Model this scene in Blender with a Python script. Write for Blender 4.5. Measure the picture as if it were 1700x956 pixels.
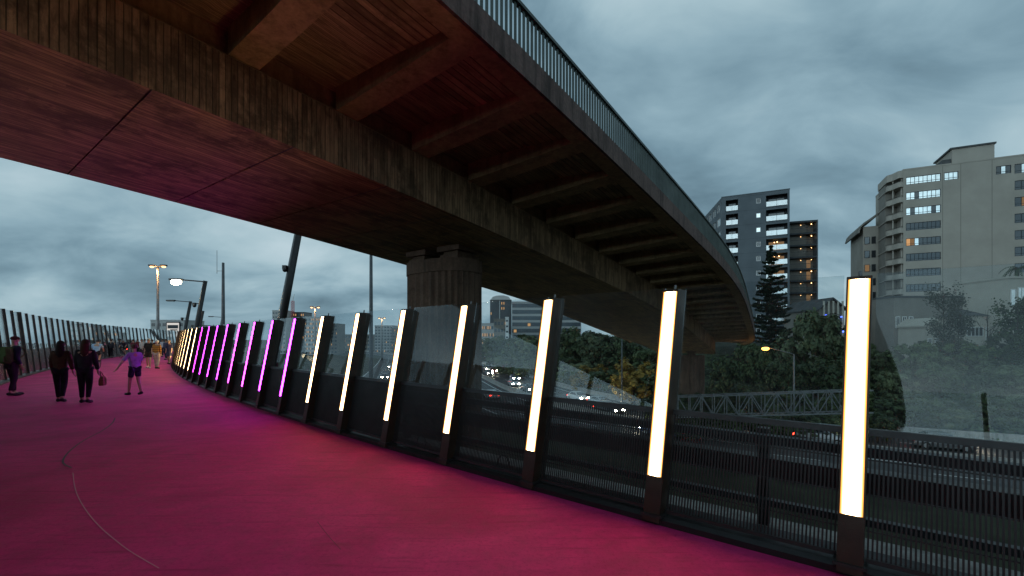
import bpy, bmesh, math, random
from mathutils import Vector, Matrix
sc = bpy.context.scene
for o in list(bpy.data.objects):
    bpy.data.objects.remove(o)
R = math.radians
random.seed(7)

# ------------------------------------------------------------------ camera
cam_d = bpy.data.cameras.new('camera')
cam = bpy.data.objects.new('camera', cam_d)
sc.collection.objects.link(cam)
cam.location = (0, 0, 1.7)
cam.rotation_euler = (R(90), 0, 0)
cam_d.sensor_width = 36
cam_d.lens = 16
cam_d.shift_y = 0.05
cam_d.clip_start = 0.05
cam_d.clip_end = 9000
sc.camera = cam
FPX, CX, HY, CZ = 755.56, 850.0, 563.0, 1.7

def at(px, py, Y):
    return Vector(((px - CX) / FPX * Y, Y, CZ - (py - HY) / FPX * Y))

# ------------------------------------------------------------------ render / exposure
sc.view_settings.view_transform = 'Standard'
sc.view_settings.look = 'None'
sc.view_settings.exposure = 0.0
sc.view_settings.gamma = 1
sc.view_settings.use_curve_mapping = False
try:
    sc.cycles.use_denoising = True
    sc.cycles.use_light_tree = True
    sc.cycles.max_bounces = 8
    sc.cycles.transparent_max_bounces = 24
    sc.cycles.sample_clamp_indirect = 4.0
    sc.cycles.caustics_reflective = False
    sc.cycles.caustics_refractive = False
except Exception:
    pass

# ------------------------------------------------------------------ sky
SUN_EL, SUN_AZ = R(9), R(232)          # low behind the camera, behind cloud (azimuth clockwise from +Y)
world = bpy.data.worlds.new('World')
sc.world = world
world.use_nodes = True
nt = world.node_tree
nt.nodes.clear()
def N(t, typ, **kw):
    n = t.nodes.new(typ)
    for k, v in kw.items():
        setattr(n, k, v)
    return n
def math_node(t, op, a, b=None, c=None, clamp=False):
    n = N(t, 'ShaderNodeMath', operation=op)
    n.use_clamp = clamp
    for i, v in enumerate((a, b, c)):
        if v is None: continue
        if isinstance(v, (int, float)): n.inputs[i].default_value = v
        else: t.links.new(v, n.inputs[i])
    return n.outputs[0]
def mixc(t, fac, a, b, mode='MIX'):
    n = N(t, 'ShaderNodeMix', data_type='RGBA', blend_type=mode)
    for i, v in ((0, fac), (6, a), (7, b)):
        if isinstance(v, (int, float)): n.inputs[i].default_value = v
        elif isinstance(v, (tuple, list)): n.inputs[i].default_value = (*v[:3], 1)
        else: t.links.new(v, n.inputs[i])
    return n.outputs[2]
def ramp(t, fac, stops, interp='LINEAR'):
    n = N(t, 'ShaderNodeValToRGB')
    n.color_ramp.interpolation = interp
    el = n.color_ramp.elements
    while len(el) > 1: el.remove(el[-1])
    el[0].position = stops[0][0]; el[0].color = (*stops[0][1], 1)
    for p, c in stops[1:]:
        e = el.new(p); e.color = (*c, 1)
    t.links.new(fac, n.inputs[0])
    return n.outputs[0]
def noise(t, vec, scale, detail=4, rough=.55, dist=0.0):
    n = N(t, 'ShaderNodeTexNoise')
    n.inputs['Scale'].default_value = scale
    n.inputs['Detail'].default_value = detail
    n.inputs['Roughness'].default_value = rough
    n.inputs['Distortion'].default_value = dist
    if vec is not None: t.links.new(vec, n.inputs['Vector'])
    return n.outputs[0]
def mapping(t, vec, loc=(0,0,0), rot=(0,0,0), scale=(1,1,1)):
    m = N(t, 'ShaderNodeMapping')
    m.inputs['Location'].default_value = loc
    m.inputs['Rotation'].default_value = rot
    m.inputs['Scale'].default_value = scale
    t.links.new(vec, m.inputs['Vector'])
    return m.outputs[0]

wtc = N(nt, 'ShaderNodeTexCoord')
sky = N(nt, 'ShaderNodeTexSky', sky_type='NISHITA')
sky.sun_disc = False
sky.sun_elevation = SUN_EL
sky.sun_rotation = SUN_AZ
bg_sky = N(nt, 'ShaderNodeBackground')
nt.links.new(sky.outputs[0], bg_sky.inputs[0])
bg_sky.inputs[1].default_value = 0.05
sep = N(nt, 'ShaderNodeSeparateXYZ'); nt.links.new(wtc.outputs['Generated'], sep.inputs[0])
zc = math_node(nt, 'MAXIMUM', sep.outputs[2], 0.0)
inv = math_node(nt, 'DIVIDE', 1.0, math_node(nt, 'ADD', zc, 0.32))
comb = N(nt, 'ShaderNodeCombineXYZ')
nt.links.new(math_node(nt, 'MULTIPLY', sep.outputs[0], inv), comb.inputs[0])
nt.links.new(math_node(nt, 'MULTIPLY', sep.outputs[1], inv), comb.inputs[1])
cv = mapping(nt, comb.outputs[0], loc=(3.1, 1.7, 0), rot=(0, 0, R(25)), scale=(1, 1.25, 1))
n1 = noise(nt, cv, 0.95, 5, .5, .3)
n2 = noise(nt, cv, 2.4, 6, .55, .5)
cl = math_node(nt, 'ADD', math_node(nt, 'MULTIPLY', n1, .66), math_node(nt, 'MULTIPLY', n2, .34))
cloud_col = ramp(nt, cl, [(0.32, (.105, .182, .235)), (0.43, (.190, .310, .385)), (0.50, (.275, .420, .500)), (0.57, (.385, .540, .610)), (.68, (.53, .67, .735))])
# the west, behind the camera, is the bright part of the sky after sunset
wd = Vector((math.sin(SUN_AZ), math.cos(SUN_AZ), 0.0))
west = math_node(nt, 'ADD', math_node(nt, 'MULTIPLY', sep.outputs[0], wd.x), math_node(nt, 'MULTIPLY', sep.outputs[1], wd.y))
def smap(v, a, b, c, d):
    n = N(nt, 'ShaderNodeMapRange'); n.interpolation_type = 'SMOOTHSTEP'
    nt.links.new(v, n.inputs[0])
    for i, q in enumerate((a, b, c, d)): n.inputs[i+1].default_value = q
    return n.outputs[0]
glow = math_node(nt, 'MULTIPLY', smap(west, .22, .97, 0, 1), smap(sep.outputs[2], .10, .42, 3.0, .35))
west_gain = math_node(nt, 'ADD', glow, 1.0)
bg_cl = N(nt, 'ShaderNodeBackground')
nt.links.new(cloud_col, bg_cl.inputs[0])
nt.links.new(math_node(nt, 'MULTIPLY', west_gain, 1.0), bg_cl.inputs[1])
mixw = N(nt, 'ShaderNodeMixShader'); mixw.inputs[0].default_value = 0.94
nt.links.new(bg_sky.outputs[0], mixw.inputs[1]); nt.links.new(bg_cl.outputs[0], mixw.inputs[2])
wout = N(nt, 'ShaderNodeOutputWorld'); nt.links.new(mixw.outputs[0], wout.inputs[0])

sun_d = bpy.data.lights.new('sun', 'SUN')
sun_d.energy = 0.12; sun_d.angle = R(25); sun_d.color = (1, .9, .8)
sun = bpy.data.objects.new('sun', sun_d); sc.collection.objects.link(sun)
sdir = Vector((math.sin(SUN_AZ) * math.cos(SUN_EL), math.cos(SUN_AZ) * math.cos(SUN_EL), math.sin(SUN_EL)))
sun.rotation_euler = sdir.to_track_quat('Z', 'Y').to_euler()

# ------------------------------------------------------------------ helpers
class MB:
    """collects boxes, tubes and sweeps; build() links ONE mesh object"""
    def __init__(s): s.v = []; s.f = []; s.uv = []; s.mi = []; s.sm = []
    def face(s, pts, uv=None, mi=0, sm=False):
        b = len(s.v); s.v += [tuple(p) for p in pts]; s.f.append(tuple(range(b, b + len(pts))))
        s.uv.append(uv or [(p[0], p[1]) for p in pts]); s.mi.append(mi); s.sm.append(sm)
    def hexa(s, c, mi=0):
        """8 corners: bottom 0-3 ccw seen from above, top 4-7"""
        for q in ((3,2,1,0),(4,5,6,7),(0,1,5,4),(1,2,6,5),(2,3,7,6),(3,0,4,7)):
            pts = [c[i] for i in q]
            e1 = (Vector(pts[1]) - Vector(pts[0])).length; e2 = (Vector(pts[2]) - Vector(pts[1])).length
            s.face(pts, [(0,0),(e1,0),(e1,e2),(0,e2)], mi)
    def box(s, lo, hi, mi=0):
        x0,y0,z0 = lo; x1,y1,z1 = hi
        s.hexa([(x0,y0,z0),(x1,y0,z0),(x1,y1,z0),(x0,y1,z0),(x0,y0,z1),(x1,y0,z1),(x1,y1,z1),(x0,y1,z1)], mi)
    def bar(s, a, b, w, h=None, up=(0,0,1), mi=0):
        a = Vector(a); b = Vector(b); h = h or w
        d = (b - a).normalized(); u = Vector(up)
        if abs(d.dot(u)) > .98: u = Vector((0,1,0))
        r = d.cross(u).normalized() * (w/2); t = r.cross(d).normalized() * (h/2)
        s.hexa([a-r-t, a+r-t, b+r-t, b-r-t, a-r+t, a+r+t, b+r+t, b-r+t], mi)
    def tube(s, pts, r, n=8, mi=0, caps=True):
        pts = [Vector(p) for p in pts]
        rr = r if isinstance(r, (list, tuple)) else [r]*len(pts)
        rings = []
        up = None
        for i, p in enumerate(pts):
            d = (pts[min(i+1, len(pts)-1)] - pts[max(i-1, 0)]).normalized()
            if up is None: up = Vector((0,0,1)) if abs(d.z) < .9 else Vector((0,1,0))
            x = d.cross(up).normalized(); y = x.cross(d).normalized(); up = y
            rings.append([p + (x*math.cos(2*math.pi*k/n) + y*math.sin(2*math.pi*k/n))*rr[i] for k in range(n)])
        b = len(s.v)
        for ring in rings: s.v += [tuple(q) for q in ring]
        for i in range(len(rings)-1):
            for k in range(n):
                k2 = (k+1) % n
                s.f.append((b+i*n+k, b+i*n+k2, b+(i+1)*n+k2, b+(i+1)*n+k)); s.uv.append([(k/n,i),( (k+1)/n,i),((k+1)/n,i+1),(k/n,i+1)]); s.mi.append(mi); s.sm.append(True)
        if caps:
            s.f.append(tuple(b+k for k in range(n))[::-1]); s.uv.append([(0,0)]*n); s.mi.append(mi); s.sm.append(False)
            e = b + (len(rings)-1)*n
            s.f.append(tuple(e+k for k in range(n))); s.uv.append([(0,0)]*n); s.mi.append(mi); s.sm.append(False)
    def ball(s, c, r, n=10, m=7, mi=0, sq=(1,1,1)):
        c = Vector(c); b = len(s.v)
        for i in range(1, m):
            a = math.pi*i/m
            for k in range(n):
                t = 2*math.pi*k/n
                s.v.append((c.x+r*sq[0]*math.sin(a)*math.cos(t), c.y+r*sq[1]*math.sin(a)*math.sin(t), c.z+r*sq[2]*math.cos(a)))
        s.v.append((c.x, c.y, c.z+r*sq[2])); s.v.append((c.x, c.y, c.z-r*sq[2]))
        T = len(s.v)-2; B = T+1
        for i in range(m-2):
            for k in range(n):
                k2 = (k+1) % n
                s._f((b+i*n+k, b+(i+1)*n+k, b+(i+1)*n+k2, b+i*n+k2), mi)
        for k in range(n):
            k2 = (k+1) % n
            s._f((T, b+k, b+k2), mi); s._f((B, b+(m-2)*n+k2, b+(m-2)*n+k), mi)
    def _f(s, idx, mi=0, sm=True):
        s.f.append(idx); s.uv.append([(0,0)]*len(idx)); s.mi.append(mi); s.sm.append(sm)
    def sweep(s, sections, closed=True, us=None, mi=0, sm=False, caps=True):
        """sections: list of rings of points; uv = (u along, running length round the ring)"""
        n = len(sections[0])
        lens = [0]
        for k in range(n): lens.append(lens[-1] + (Vector(sections[0][(k+1) % n]) - Vector(sections[0][k])).length)
        for i in range(len(sections)-1):
            u0, u1 = (us[i], us[i+1]) if us else (i, i+1)
            for k in range(n if closed else n-1):
                k2 = (k+1) % n
                s.face([sections[i][k], sections[i+1][k], sections[i+1][k2], sections[i][k2]],
                       [(u0,lens[k]),(u1,lens[k]),(u1,lens[k+1]),(u0,lens[k+1])], mi, sm)
        if caps and closed:
            s.face(list(sections[0])); s.face(list(sections[-1])[::-1])
    def build(s, name, mats, parent=None, merge=False, recalc=True):
        me = bpy.data.meshes.new(name)
        me.from_pydata(s.v, [], s.f)
        ul = me.uv_layers.new(name='UVMap')
        flat = [c for f in s.uv for p in f for c in p]
        if len(flat) == 2*len(ul.data): ul.data.foreach_set('uv', flat)
        if not isinstance(mats, (list, tuple)): mats = [mats]
        for m in mats: me.materials.append(m)
        me.polygons.foreach_set('material_index', s.mi)
        me.polygons.foreach_set('use_smooth', s.sm)
        if merge or recalc:
            bm = bmesh.new(); bm.from_mesh(me)
            if merge: bmesh.ops.remove_doubles(bm, verts=bm.verts, dist=1e-4)
            if recalc: bmesh.ops.recalc_face_normals(bm, faces=bm.faces)
            bm.to_mesh(me); bm.free()
        me.update()
        o = bpy.data.objects.new(name, me)
        sc.collection.objects.link(o)
        if parent: o.parent = parent
        return o

def tag(o, label=None, cat=None, group=None, kind=None):
    if label: o['label'] = label
    if cat: o['category'] = cat
    if group: o['group'] = group
    if kind: o['kind'] = kind
    return o
def thing(name, label, cat, loc=(0,0,0), rz=0.0, group=None):
    o = bpy.data.objects.new(name, None)
    sc.collection.objects.link(o)
    o.location = loc; o.rotation_euler = (0, 0, rz)
    o.empty_display_size = .2
    return tag(o, label, cat, group)
KIDS = {}
def copy_tree(root, loc, rz=0, scale=None, label=None):
    r = root.copy(); sc.collection.objects.link(r); r.location = loc; r.rotation_euler = (0, 0, rz)
    if scale: r.scale = (scale,)*3 if isinstance(scale, (int, float)) else scale
    if label: r['label'] = label
    for ch in list(root.children):
        c = ch.copy(); sc.collection.objects.link(c); c.parent = r
        for g in list(ch.children):
            d = g.copy(); sc.collection.objects.link(d); d.parent = c
    return r
ORD = ['first','second','third','fourth','fifth','sixth','seventh','eighth','ninth','tenth','eleventh','twelfth','thirteenth','fourteenth','fifteenth','sixteenth','seventeenth','eighteenth','nineteenth','twentieth',
       'twenty-first','twenty-second','twenty-third','twenty-fourth','twenty-fifth','twenty-sixth','twenty-seventh','twenty-eighth','twenty-ninth','thirtieth']

# ------------------------------------------------------------------ materials
def mat(name, col, rough=.6, metal=0.0, spec=.5, var=0.0, vscale=3.0, bump=0.0, bscale=40.0, emit=None, estr=0.0, coat=0.0):
    m = bpy.data.materials.new(name); m.use_nodes = True
    t = m.node_tree; b = t.nodes['Principled BSDF']
    b.inputs['Base Color'].default_value = (*col, 1)
    b.inputs['Roughness'].default_value = rough; b.inputs['Metallic'].default_value = metal
    b.inputs['Specular IOR Level'].default_value = spec
    b.inputs['Coat Weight'].default_value = coat
    tc = N(t, 'ShaderNodeTexCoord')
    if var:
        f = noise(t, tc.outputs['Object'], vscale, 5, .6)
        c = ramp(t, f, [(.3, tuple(x*(1-var) for x in col)), (.7, tuple(min(1, x*(1+var)) for x in col))])
        t.links.new(c, b.inputs['Base Color'])
        r = ramp(t, f, [(.3, (min(1, rough*1.15),)*3), (.7, (rough*.85,)*3)])
        t.links.new(r, b.inputs['Roughness'])
    if bump:
        f2 = noise(t, tc.outputs['Object'], bscale, 4, .6)
        bp = N(t, 'ShaderNodeBump'); bp.inputs['Strength'].default_value = bump; bp.inputs['Distance'].default_value = .02
        t.links.new(f2, bp.inputs['Height']); t.links.new(bp.outputs[0], b.inputs['Normal'])
    if emit:
        b.inputs['Emission Color'].default_value = (*emit, 1); b.inputs['Emission Strength'].default_value = estr
    return m

def mat_boards(name, axis, width, col, groove=.07, stain=.55, wet=.5):
    """board-marked concrete; UV x runs along the bridge, y round the section"""
    m = bpy.data.materials.new(name); m.use_nodes = True
    t = m.node_tree; b = t.nodes['Principled BSDF']
    uv = N(t, 'ShaderNodeUVMap'); s = N(t, 'ShaderNodeSeparateXYZ'); t.links.new(uv.outputs[0], s.inputs[0])
    c = s.outputs[axis]; o = s.outputs[1-axis]
    k = math_node(t, 'DIVIDE', c, width)
    idx = math_node(t, 'FLOOR', k); fr = math_node(t, 'FRACT', k)
    # long boards end somewhere: shift each board's joints
    wn = N(t, 'ShaderNodeTexWhiteNoise', noise_dimensions='1D'); t.links.new(idx, wn.inputs['W'])
    seg = math_node(t, 'FLOOR', math_node(t, 'ADD', math_node(t, 'DIVIDE', o, 2.1), math_node(t, 'MULTIPLY', wn.outputs[0], 7.0)))
    cmb = N(t, 'ShaderNodeCombineXYZ'); t.links.new(idx, cmb.inputs[0]); t.links.new(seg, cmb.inputs[1])
    wn2 = N(t, 'ShaderNodeTexWhiteNoise', noise_dimensions='2D'); t.links.new(cmb.outputs[0], wn2.inputs['Vector'])
    edge = math_node(t, 'MINIMUM', fr, math_node(t, 'SUBTRACT', 1.0, fr))
    gr = N(t, 'ShaderNodeMapRange'); t.links.new(edge, gr.inputs[0]); gr.inputs[1].default_value = 0; gr.inputs[2].default_value = groove*1.6
    gr.inputs[3].default_value = 0; gr.inputs[4].default_value = 1
    # grain stretched along the board
    st = N(t, 'ShaderNodeCombineXYZ')
    t.links.new(math_node(t, 'MULTIPLY', c, 22.0), st.inputs[0]); t.links.new(math_node(t, 'MULTIPLY', o, 1.6), st.inputs[1]); t.links.new(wn.outputs[0], st.inputs[2])
    grain = noise(t, st.outputs[0], 1.0, 6, .65)
    st2 = N(t, 'ShaderNodeCombineXYZ')
    t.links.new(math_node(t, 'MULTIPLY', c, 4.0), st2.inputs[0]); t.links.new(math_node(t, 'MULTIPLY', o, .9), st2.inputs[1])
    streak = noise(t, st2.outputs[0], 1.0, 6, .7)
    blot = noise(t, uv.outputs[0], .8, 7, .72, .15)
    v = math_node(t, 'ADD', math_node(t, 'MULTIPLY', grain, .72), math_node(t, 'MULTIPLY', wn2.outputs[0], .20))
    base = ramp(t, v, [(.25, tuple(x*.38 for x in col)), (.46, col), (.66, tuple(x*1.6 for x in col))])
    base = mixc(t, math_node(t, 'MULTIPLY', ramp(t, streak, [(.46, (0,0,0)), (.66, (1,1,1))]), stain), base, tuple(x*.22 for x in col))
    base = mixc(t, math_node(t, 'MULTIPLY', ramp(t, blot, [(.50, (0,0,0)), (.60, (1,1,1))]), wet), base, tuple(x*.3 for x in col))
    base = mixc(t, math_node(t, 'MULTIPLY', ramp(t, blot, [(.28, (1,1,1)), (.40, (0,0,0))]), .35), base, tuple(min(1, x*1.9) for x in col))
    base = mixc(t, gr.outputs[0], tuple(x*.15 for x in col), base)
    t.links.new(base, b.inputs['Base Color'])
    b.inputs['Roughness'].default_value = .8; b.inputs['Specular IOR Level'].default_value = .3
    h = math_node(t, 'ADD', math_node(t, 'MULTIPLY', gr.outputs[0], 1.0), math_node(t, 'ADD', math_node(t, 'MULTIPLY', wn2.outputs[0], .5), math_node(t, 'MULTIPLY', grain, .35)))
    bp = N(t, 'ShaderNodeBump'); bp.inputs['Strength'].default_value = .7; bp.inputs['Distance'].default_value = .02
    t.links.new(h, bp.inputs['Height']); t.links.new(bp.outputs[0], b.inputs['Normal'])
    return m

def mat_concrete(name, col, wet=.5, streaks=True):
    m = bpy.data.materials.new(name); m.use_nodes = True
    t = m.node_tree; b = t.nodes['Principled BSDF']
    tc = N(t, 'ShaderNodeTexCoord')
    p = tc.outputs['Object']
    a = noise(t, p, 1.3, 7, .68, .5); f = noise(t, p, 14, 5, .6)
    st = noise(t, mapping(t, p, scale=(5, 5, .5)), 1.0, 6, .65)
    base = ramp(t, math_node(t, 'ADD', math_node(t, 'MULTIPLY', a, .6), math_node(t, 'MULTIPLY', f, .4)), [(.3, tuple(x*.5 for x in col)), (.5, col), (.68, tuple(x*1.45 for x in col))])
    if streaks:
        base = mixc(t, math_node(t, 'MULTIPLY', ramp(t, st, [(.48, (0,0,0)), (.68, (1,1,1))]), wet), base, tuple(x*.25 for x in col))
    t.links.new(base, b.inputs['Base Color'])
    b.inputs['Roughness'].default_value = .85; b.inputs['Specular IOR Level'].default_value = .3
    bp = N(t, 'ShaderNodeBump'); bp.inputs['Strength'].default_value = .5; bp.inputs['Distance'].default_value = .02
    t.links.new(math_node(t, 'ADD', f, a), bp.inputs['Height']); t.links.new(bp.outputs[0], b.inputs['Normal'])
    return m

def mat_pane(name, tint=(.9,.93,.93), ior=1.55, boost=1.0, dirt=.05):
    """clear pane: see-through, with the mirror reflection of its two faces"""
    m = bpy.data.materials.new(name); m.use_nodes = True
    t = m.node_tree; t.nodes.clear()
    out = N(t, 'ShaderNodeOutputMaterial')
    tr = N(t, 'ShaderNodeBsdfTransparent'); tr.inputs[0].default_value = (*tint, 1)
    gl = N(t, 'ShaderNodeBsdfGlossy'); gl.inputs['Roughness'].default_value = 0.015; gl.inputs[0].default_value = (1,1,1,1)
    df = N(t, 'ShaderNodeBsdfDiffuse'); df.inputs[0].default_value = (.5,.5,.5,1)
    fr = N(t, 'ShaderNodeFresnel'); fr.inputs[0].default_value = ior
    tc = N(t, 'ShaderNodeTexCoord')
    dn = noise(t, mapping(t, tc.outputs['Object'], scale=(1,1,.4)), 3.0, 6, .7)
    m1 = N(t, 'ShaderNodeMixShader'); t.links.new(math_node(t, 'MULTIPLY', fr.outputs[0], boost, clamp=True), m1.inputs[0])
    t.links.new(tr.outputs[0], m1.inputs[1]); t.links.new(gl.outputs[0], m1.inputs[2])
    m2 = N(t, 'ShaderNodeMixShader'); t.links.new(math_node(t, 'MULTIPLY', ramp(t, dn, [(.4, (.2,.2,.2)), (.75, (1,1,1))]), dirt), m2.inputs[0])
    t.links.new(m1.outputs[0], m2.inputs[1]); t.links.new(df.outputs[0], m2.inputs[2])
    t.links.new(m2.outputs[0], out.inputs[0])
    return m

def mat_emit(name, col, s):
    m = bpy.data.materials.new(name); m.use_nodes = True
    t = m.node_tree; t.nodes.clear()
    e = N(t, 'ShaderNodeEmission'); e.inputs[0].default_value = (*col, 1); e.inputs[1].default_value = s
    o = N(t, 'ShaderNodeOutputMaterial'); t.links.new(e.outputs[0], o.inputs[0])
    return m

def mat_led(name, core, rim, s, srim):
    """opal diffuser: UV x 0..1 over the width, y 0..1 over the height; LEDs sit in the middle so the margin is dimmer"""
    m = bpy.data.materials.new(name); m.use_nodes = True
    t = m.node_tree; t.nodes.clear()
    uv = N(t, 'ShaderNodeUVMap'); sp = N(t, 'ShaderNodeSeparateXYZ'); t.links.new(uv.outputs[0], sp.inputs[0])
    dx = math_node(t, 'ABSOLUTE', math_node(t, 'SUBTRACT', sp.outputs[0], .5))
    f = ramp(t, dx, [(.24, (1,1,1)), (.34, (.25,.25,.25)), (.46, (0,0,0))])
    e1 = N(t, 'ShaderNodeEmission'); e1.inputs[0].default_value = (*core, 1); e1.inputs[1].default_value = s
    e2 = N(t, 'ShaderNodeEmission'); e2.inputs[0].default_value = (*rim, 1); e2.inputs[1].default_value = srim
    mx = N(t, 'ShaderNodeMixShader'); t.links.new(f, mx.inputs[0]); t.links.new(e2.outputs[0], mx.inputs[1]); t.links.new(e1.outputs[0], mx.inputs[2])
    o = N(t, 'ShaderNodeOutputMaterial'); t.links.new(mx.outputs[0], o.inputs[0])
    return m

def mat_path():
    m = bpy.data.materials.new('pink_resin_surface'); m.use_nodes = True
    t = m.node_tree; b = t.nodes['Principled BSDF']
    tc = N(t, 'ShaderNodeTexCoord'); p = tc.outputs['Object']
    a = noise(t, p, .55, 6, .62, .5); f = noise(t, p, 180, 3, .7); g = noise(t, p, 7, 6, .65)
    sc_ = noise(t, mapping(t, p, rot=(0,0,R(-38)), scale=(1.1, 14, 1)), 1.0, 5, .65)
    base = ramp(t, math_node(t, 'ADD', math_node(t, 'MULTIPLY', a, .6), math_node(t, 'MULTIPLY', g, .4)), [(.36, (.39, .016, .110)), (.5, (.58, .027, .172)), (.64, (.72, .043, .222))])
    base = mixc(t, math_node(t, 'MULTIPLY', ramp(t, sc_, [(.54, (0,0,0)), (.70, (1,1,1))]), .5), base, (.20, .008, .05))
    wide = noise(t, p, .25, 4, .6, 1.2)
    base = mixc(t, math_node(t, 'MULTIPLY', ramp(t, wide, [(.50, (0,0,0)), (.62, (1,1,1))]), .42), base, (.24, .012, .06))
    mid = noise(t, p, 28, 3, .65)
    base = mixc(t, math_node(t, 'MULTIPLY', ramp(t, mid, [(.48, (0,0,0)), (.66, (1,1,1))]), .34), base, (.22, .008, .055))
    gritc = noise(t, p, 110, 2, .6)
    base = mixc(t, math_node(t, 'MULTIPLY', ramp(t, gritc, [(.50, (0,0,0)), (.68, (1,1,1))]), .30), base, (.75, .05, .20))
    sp = noise(t, p, 60, 2, .5)
    base = mixc(t, math_node(t, 'MULTIPLY', ramp(t, sp, [(.70, (0,0,0)), (.76, (1,1,1))]), .35), base, (.10, .01, .04))
    t.links.new(base, b.inputs['Base Color'])
    t.links.new(ramp(t, g, [(.3, (.62,)*3), (.7, (.85,)*3)]), b.inputs['Roughness'])
    b.inputs['Specular IOR Level'].default_value = .16
    bp = N(t, 'ShaderNodeBump'); bp.inputs['Strength'].default_value = .8; bp.inputs['Distance'].default_value = .006
    t.links.new(f, bp.inputs['Height']); t.links.new(bp.outputs[0], b.inputs['Normal'])
    return m

def mat_leaf(name, c0, c1, c2):
    m = bpy.data.materials.new(name); m.use_nodes = True
    t = m.node_tree; b = t.nodes['Principled BSDF']
    tc = N(t, 'ShaderNodeTexCoord'); oi = N(t, 'ShaderNodeObjectInfo')
    a = noise(t, tc.outputs['Object'], .9, 4, .6); f = noise(t, tc.outputs['Object'], 9, 2, .6)
    v = math_node(t, 'ADD', math_node(t, 'MULTIPLY', a, .6), math_node(t, 'MULTIPLY', f, .4))
    v = math_node(t, 'ADD', v, math_node(t, 'MULTIPLY', math_node(t, 'SUBTRACT', oi.outputs['Random'], .5), .16))
    t.links.new(ramp(t, v, [(.36, c0), (.5, c1), (.64, c2)]), b.inputs['Base Color'])
    b.inputs['Roughness'].default_value = .6; b.inputs['Specular IOR Level'].default_value = .3
    return m

M = {}
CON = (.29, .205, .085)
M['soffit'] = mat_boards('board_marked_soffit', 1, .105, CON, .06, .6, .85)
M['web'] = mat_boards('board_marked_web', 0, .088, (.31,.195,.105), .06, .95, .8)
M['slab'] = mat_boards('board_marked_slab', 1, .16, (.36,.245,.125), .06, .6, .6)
M['beam'] = mat_concrete('beam_concrete', (.36,.245,.125), .5)
M['edge'] = mat_concrete('edge_concrete', (.135,.09,.078), .8)
M['pier'] = mat_boards('fluted_pier_concrete', 0, .14, (.23,.165,.12), .12, .6, .35)
M['conc'] = mat_concrete('weathered_concrete', (.30,.29,.27), .45)
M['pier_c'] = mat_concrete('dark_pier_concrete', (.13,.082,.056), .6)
M['rail_green'] = mat('green_painted_steel', (.030,.050,.043), .5, .0, .5, .25, 2)
M['path'] = mat_path()
M['black'] = mat('black_painted_steel', (.018,.016,.016), .42, .0, .5, .3, 6, .15, 60)
M['black2'] = mat('dark_glow_tinted_steel', (.046,.030,.020), .38, .3, .5, .3, 5, .1, 80)  # warm brown tint stands in for the amber glow on the post sides
M['panel_l'] = mat('dark_wine_panel', (.022,.010,.012), .25, 0, .5, .3, 2)
M['mesh'] = mat('dark_mesh_steel', (.022,.020,.019), .5, .2, .5, .2, 4)
M['pane'] = mat_pane('fence_glass', (.90,.93,.94), 1.41, 1.0, .03)
M['pane_far'] = mat_pane('fence_glass_far', (.86,.9,.91), 1.5, .8, .06)
M['warm'] = mat_led('warm_light_diffuser', (1, .68, .34), (1, .40, .075), 22, 1.7)
M['violet'] = mat_led('violet_light_diffuser', (.60, .029, 1.0), (.50, .02, .8), 26, 3)
M['magenta'] = mat_led('pink_violet_light_diffuser', (.85, .033, .85), (.7, .03, .6), 24, 3)
M['asphalt'] = mat('asphalt', (.052,.052,.054), .75, 0, .4, .25, .6, .2, 30)
M['white_paint'] = mat('white_road_paint', (.62,.62,.6), .7, 0, .3, .2, 3)
M['galv'] = mat('galvanised_steel', (.20,.20,.20), .5, .5, .5, .25, 3)
M['grey_steel'] = mat('grey_painted_steel', (.075,.082,.088), .5, 0, .5, .2, 2)
M['grey_steel_d'] = mat('dark_grey_painted_steel', (.03,.034,.038), .5, 0, .5, .2, 2)

# ------------------------------------------------------------------ ground, motorway
def poly_pts(pl, step):
    out = []
    # Catmull-Rom through the control points
    P = [Vector((*p, 0)) for p in pl]
    P = [P[0]*2-P[1]] + P + [P[-1]*2-P[-2]]
    for i in range(1, len(P)-2):
        L = (P[i+1]-P[i]).length; n = max(2, int(L/step))
        for k in range(n):
            t = k/n
            out.append(.5*((2*P[i]) + (P[i+1]-P[i-1])*t + (2*P[i-1]-5*P[i]+4*P[i+1]-P[i+2])*t*t + (3*P[i]-P[i-1]-3*P[i+1]+P[i+2])*t**3))
    out.append(P[-2])
    return out
ROAD = poly_pts([(-150,430),(-95,320),(-52,245),(-26,185),(-10,125),(1,80),(13,53),(30,38),(56,25),(90,14),(140,2)], 3.0)
def tangents(pts):
    return [(pts[min(i+1,len(pts)-1)] - pts[max(i-1,0)]).normalized() for i in range(len(pts))]
ROAD_T = tangents(ROAD)
def road_off(i, off):          # off > 0 : right-hand side seen from above when driving towards the camera's right = uphill side
    t = ROAD_T[i]; return ROAD[i] + Vector((-t.y, t.x, 0)) * off
def road_dist(x, y):
    best = 1e18; bi = 0
    for i in range(0, len(ROAD), 2):
        d = (ROAD[i].x-x)**2 + (ROAD[i].y-y)**2
        if d < best: best = d; bi = i
    t = ROAD_T[bi]; dx, dy = x-ROAD[bi].x, y-ROAD[bi].y
    sd = -t.y*dx + t.x*dy
    return math.copysign(math.sqrt(best), sd)
GZ = -8.0
def smooth(a, b, x):
    t = max(0, min(1, (x-a)/(b-a))); return t*t*(3-2*t)
def ground_z(x, y):
    d = road_dist(x, y)
    z = GZ
    if d > 13:
        z += 9.2*smooth(13, 80, d) + 2.0*smooth(80, 150, d)
        z += .5*math.sin(x*.21+y*.13)*smooth(15, 30, d)
    return z
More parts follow.
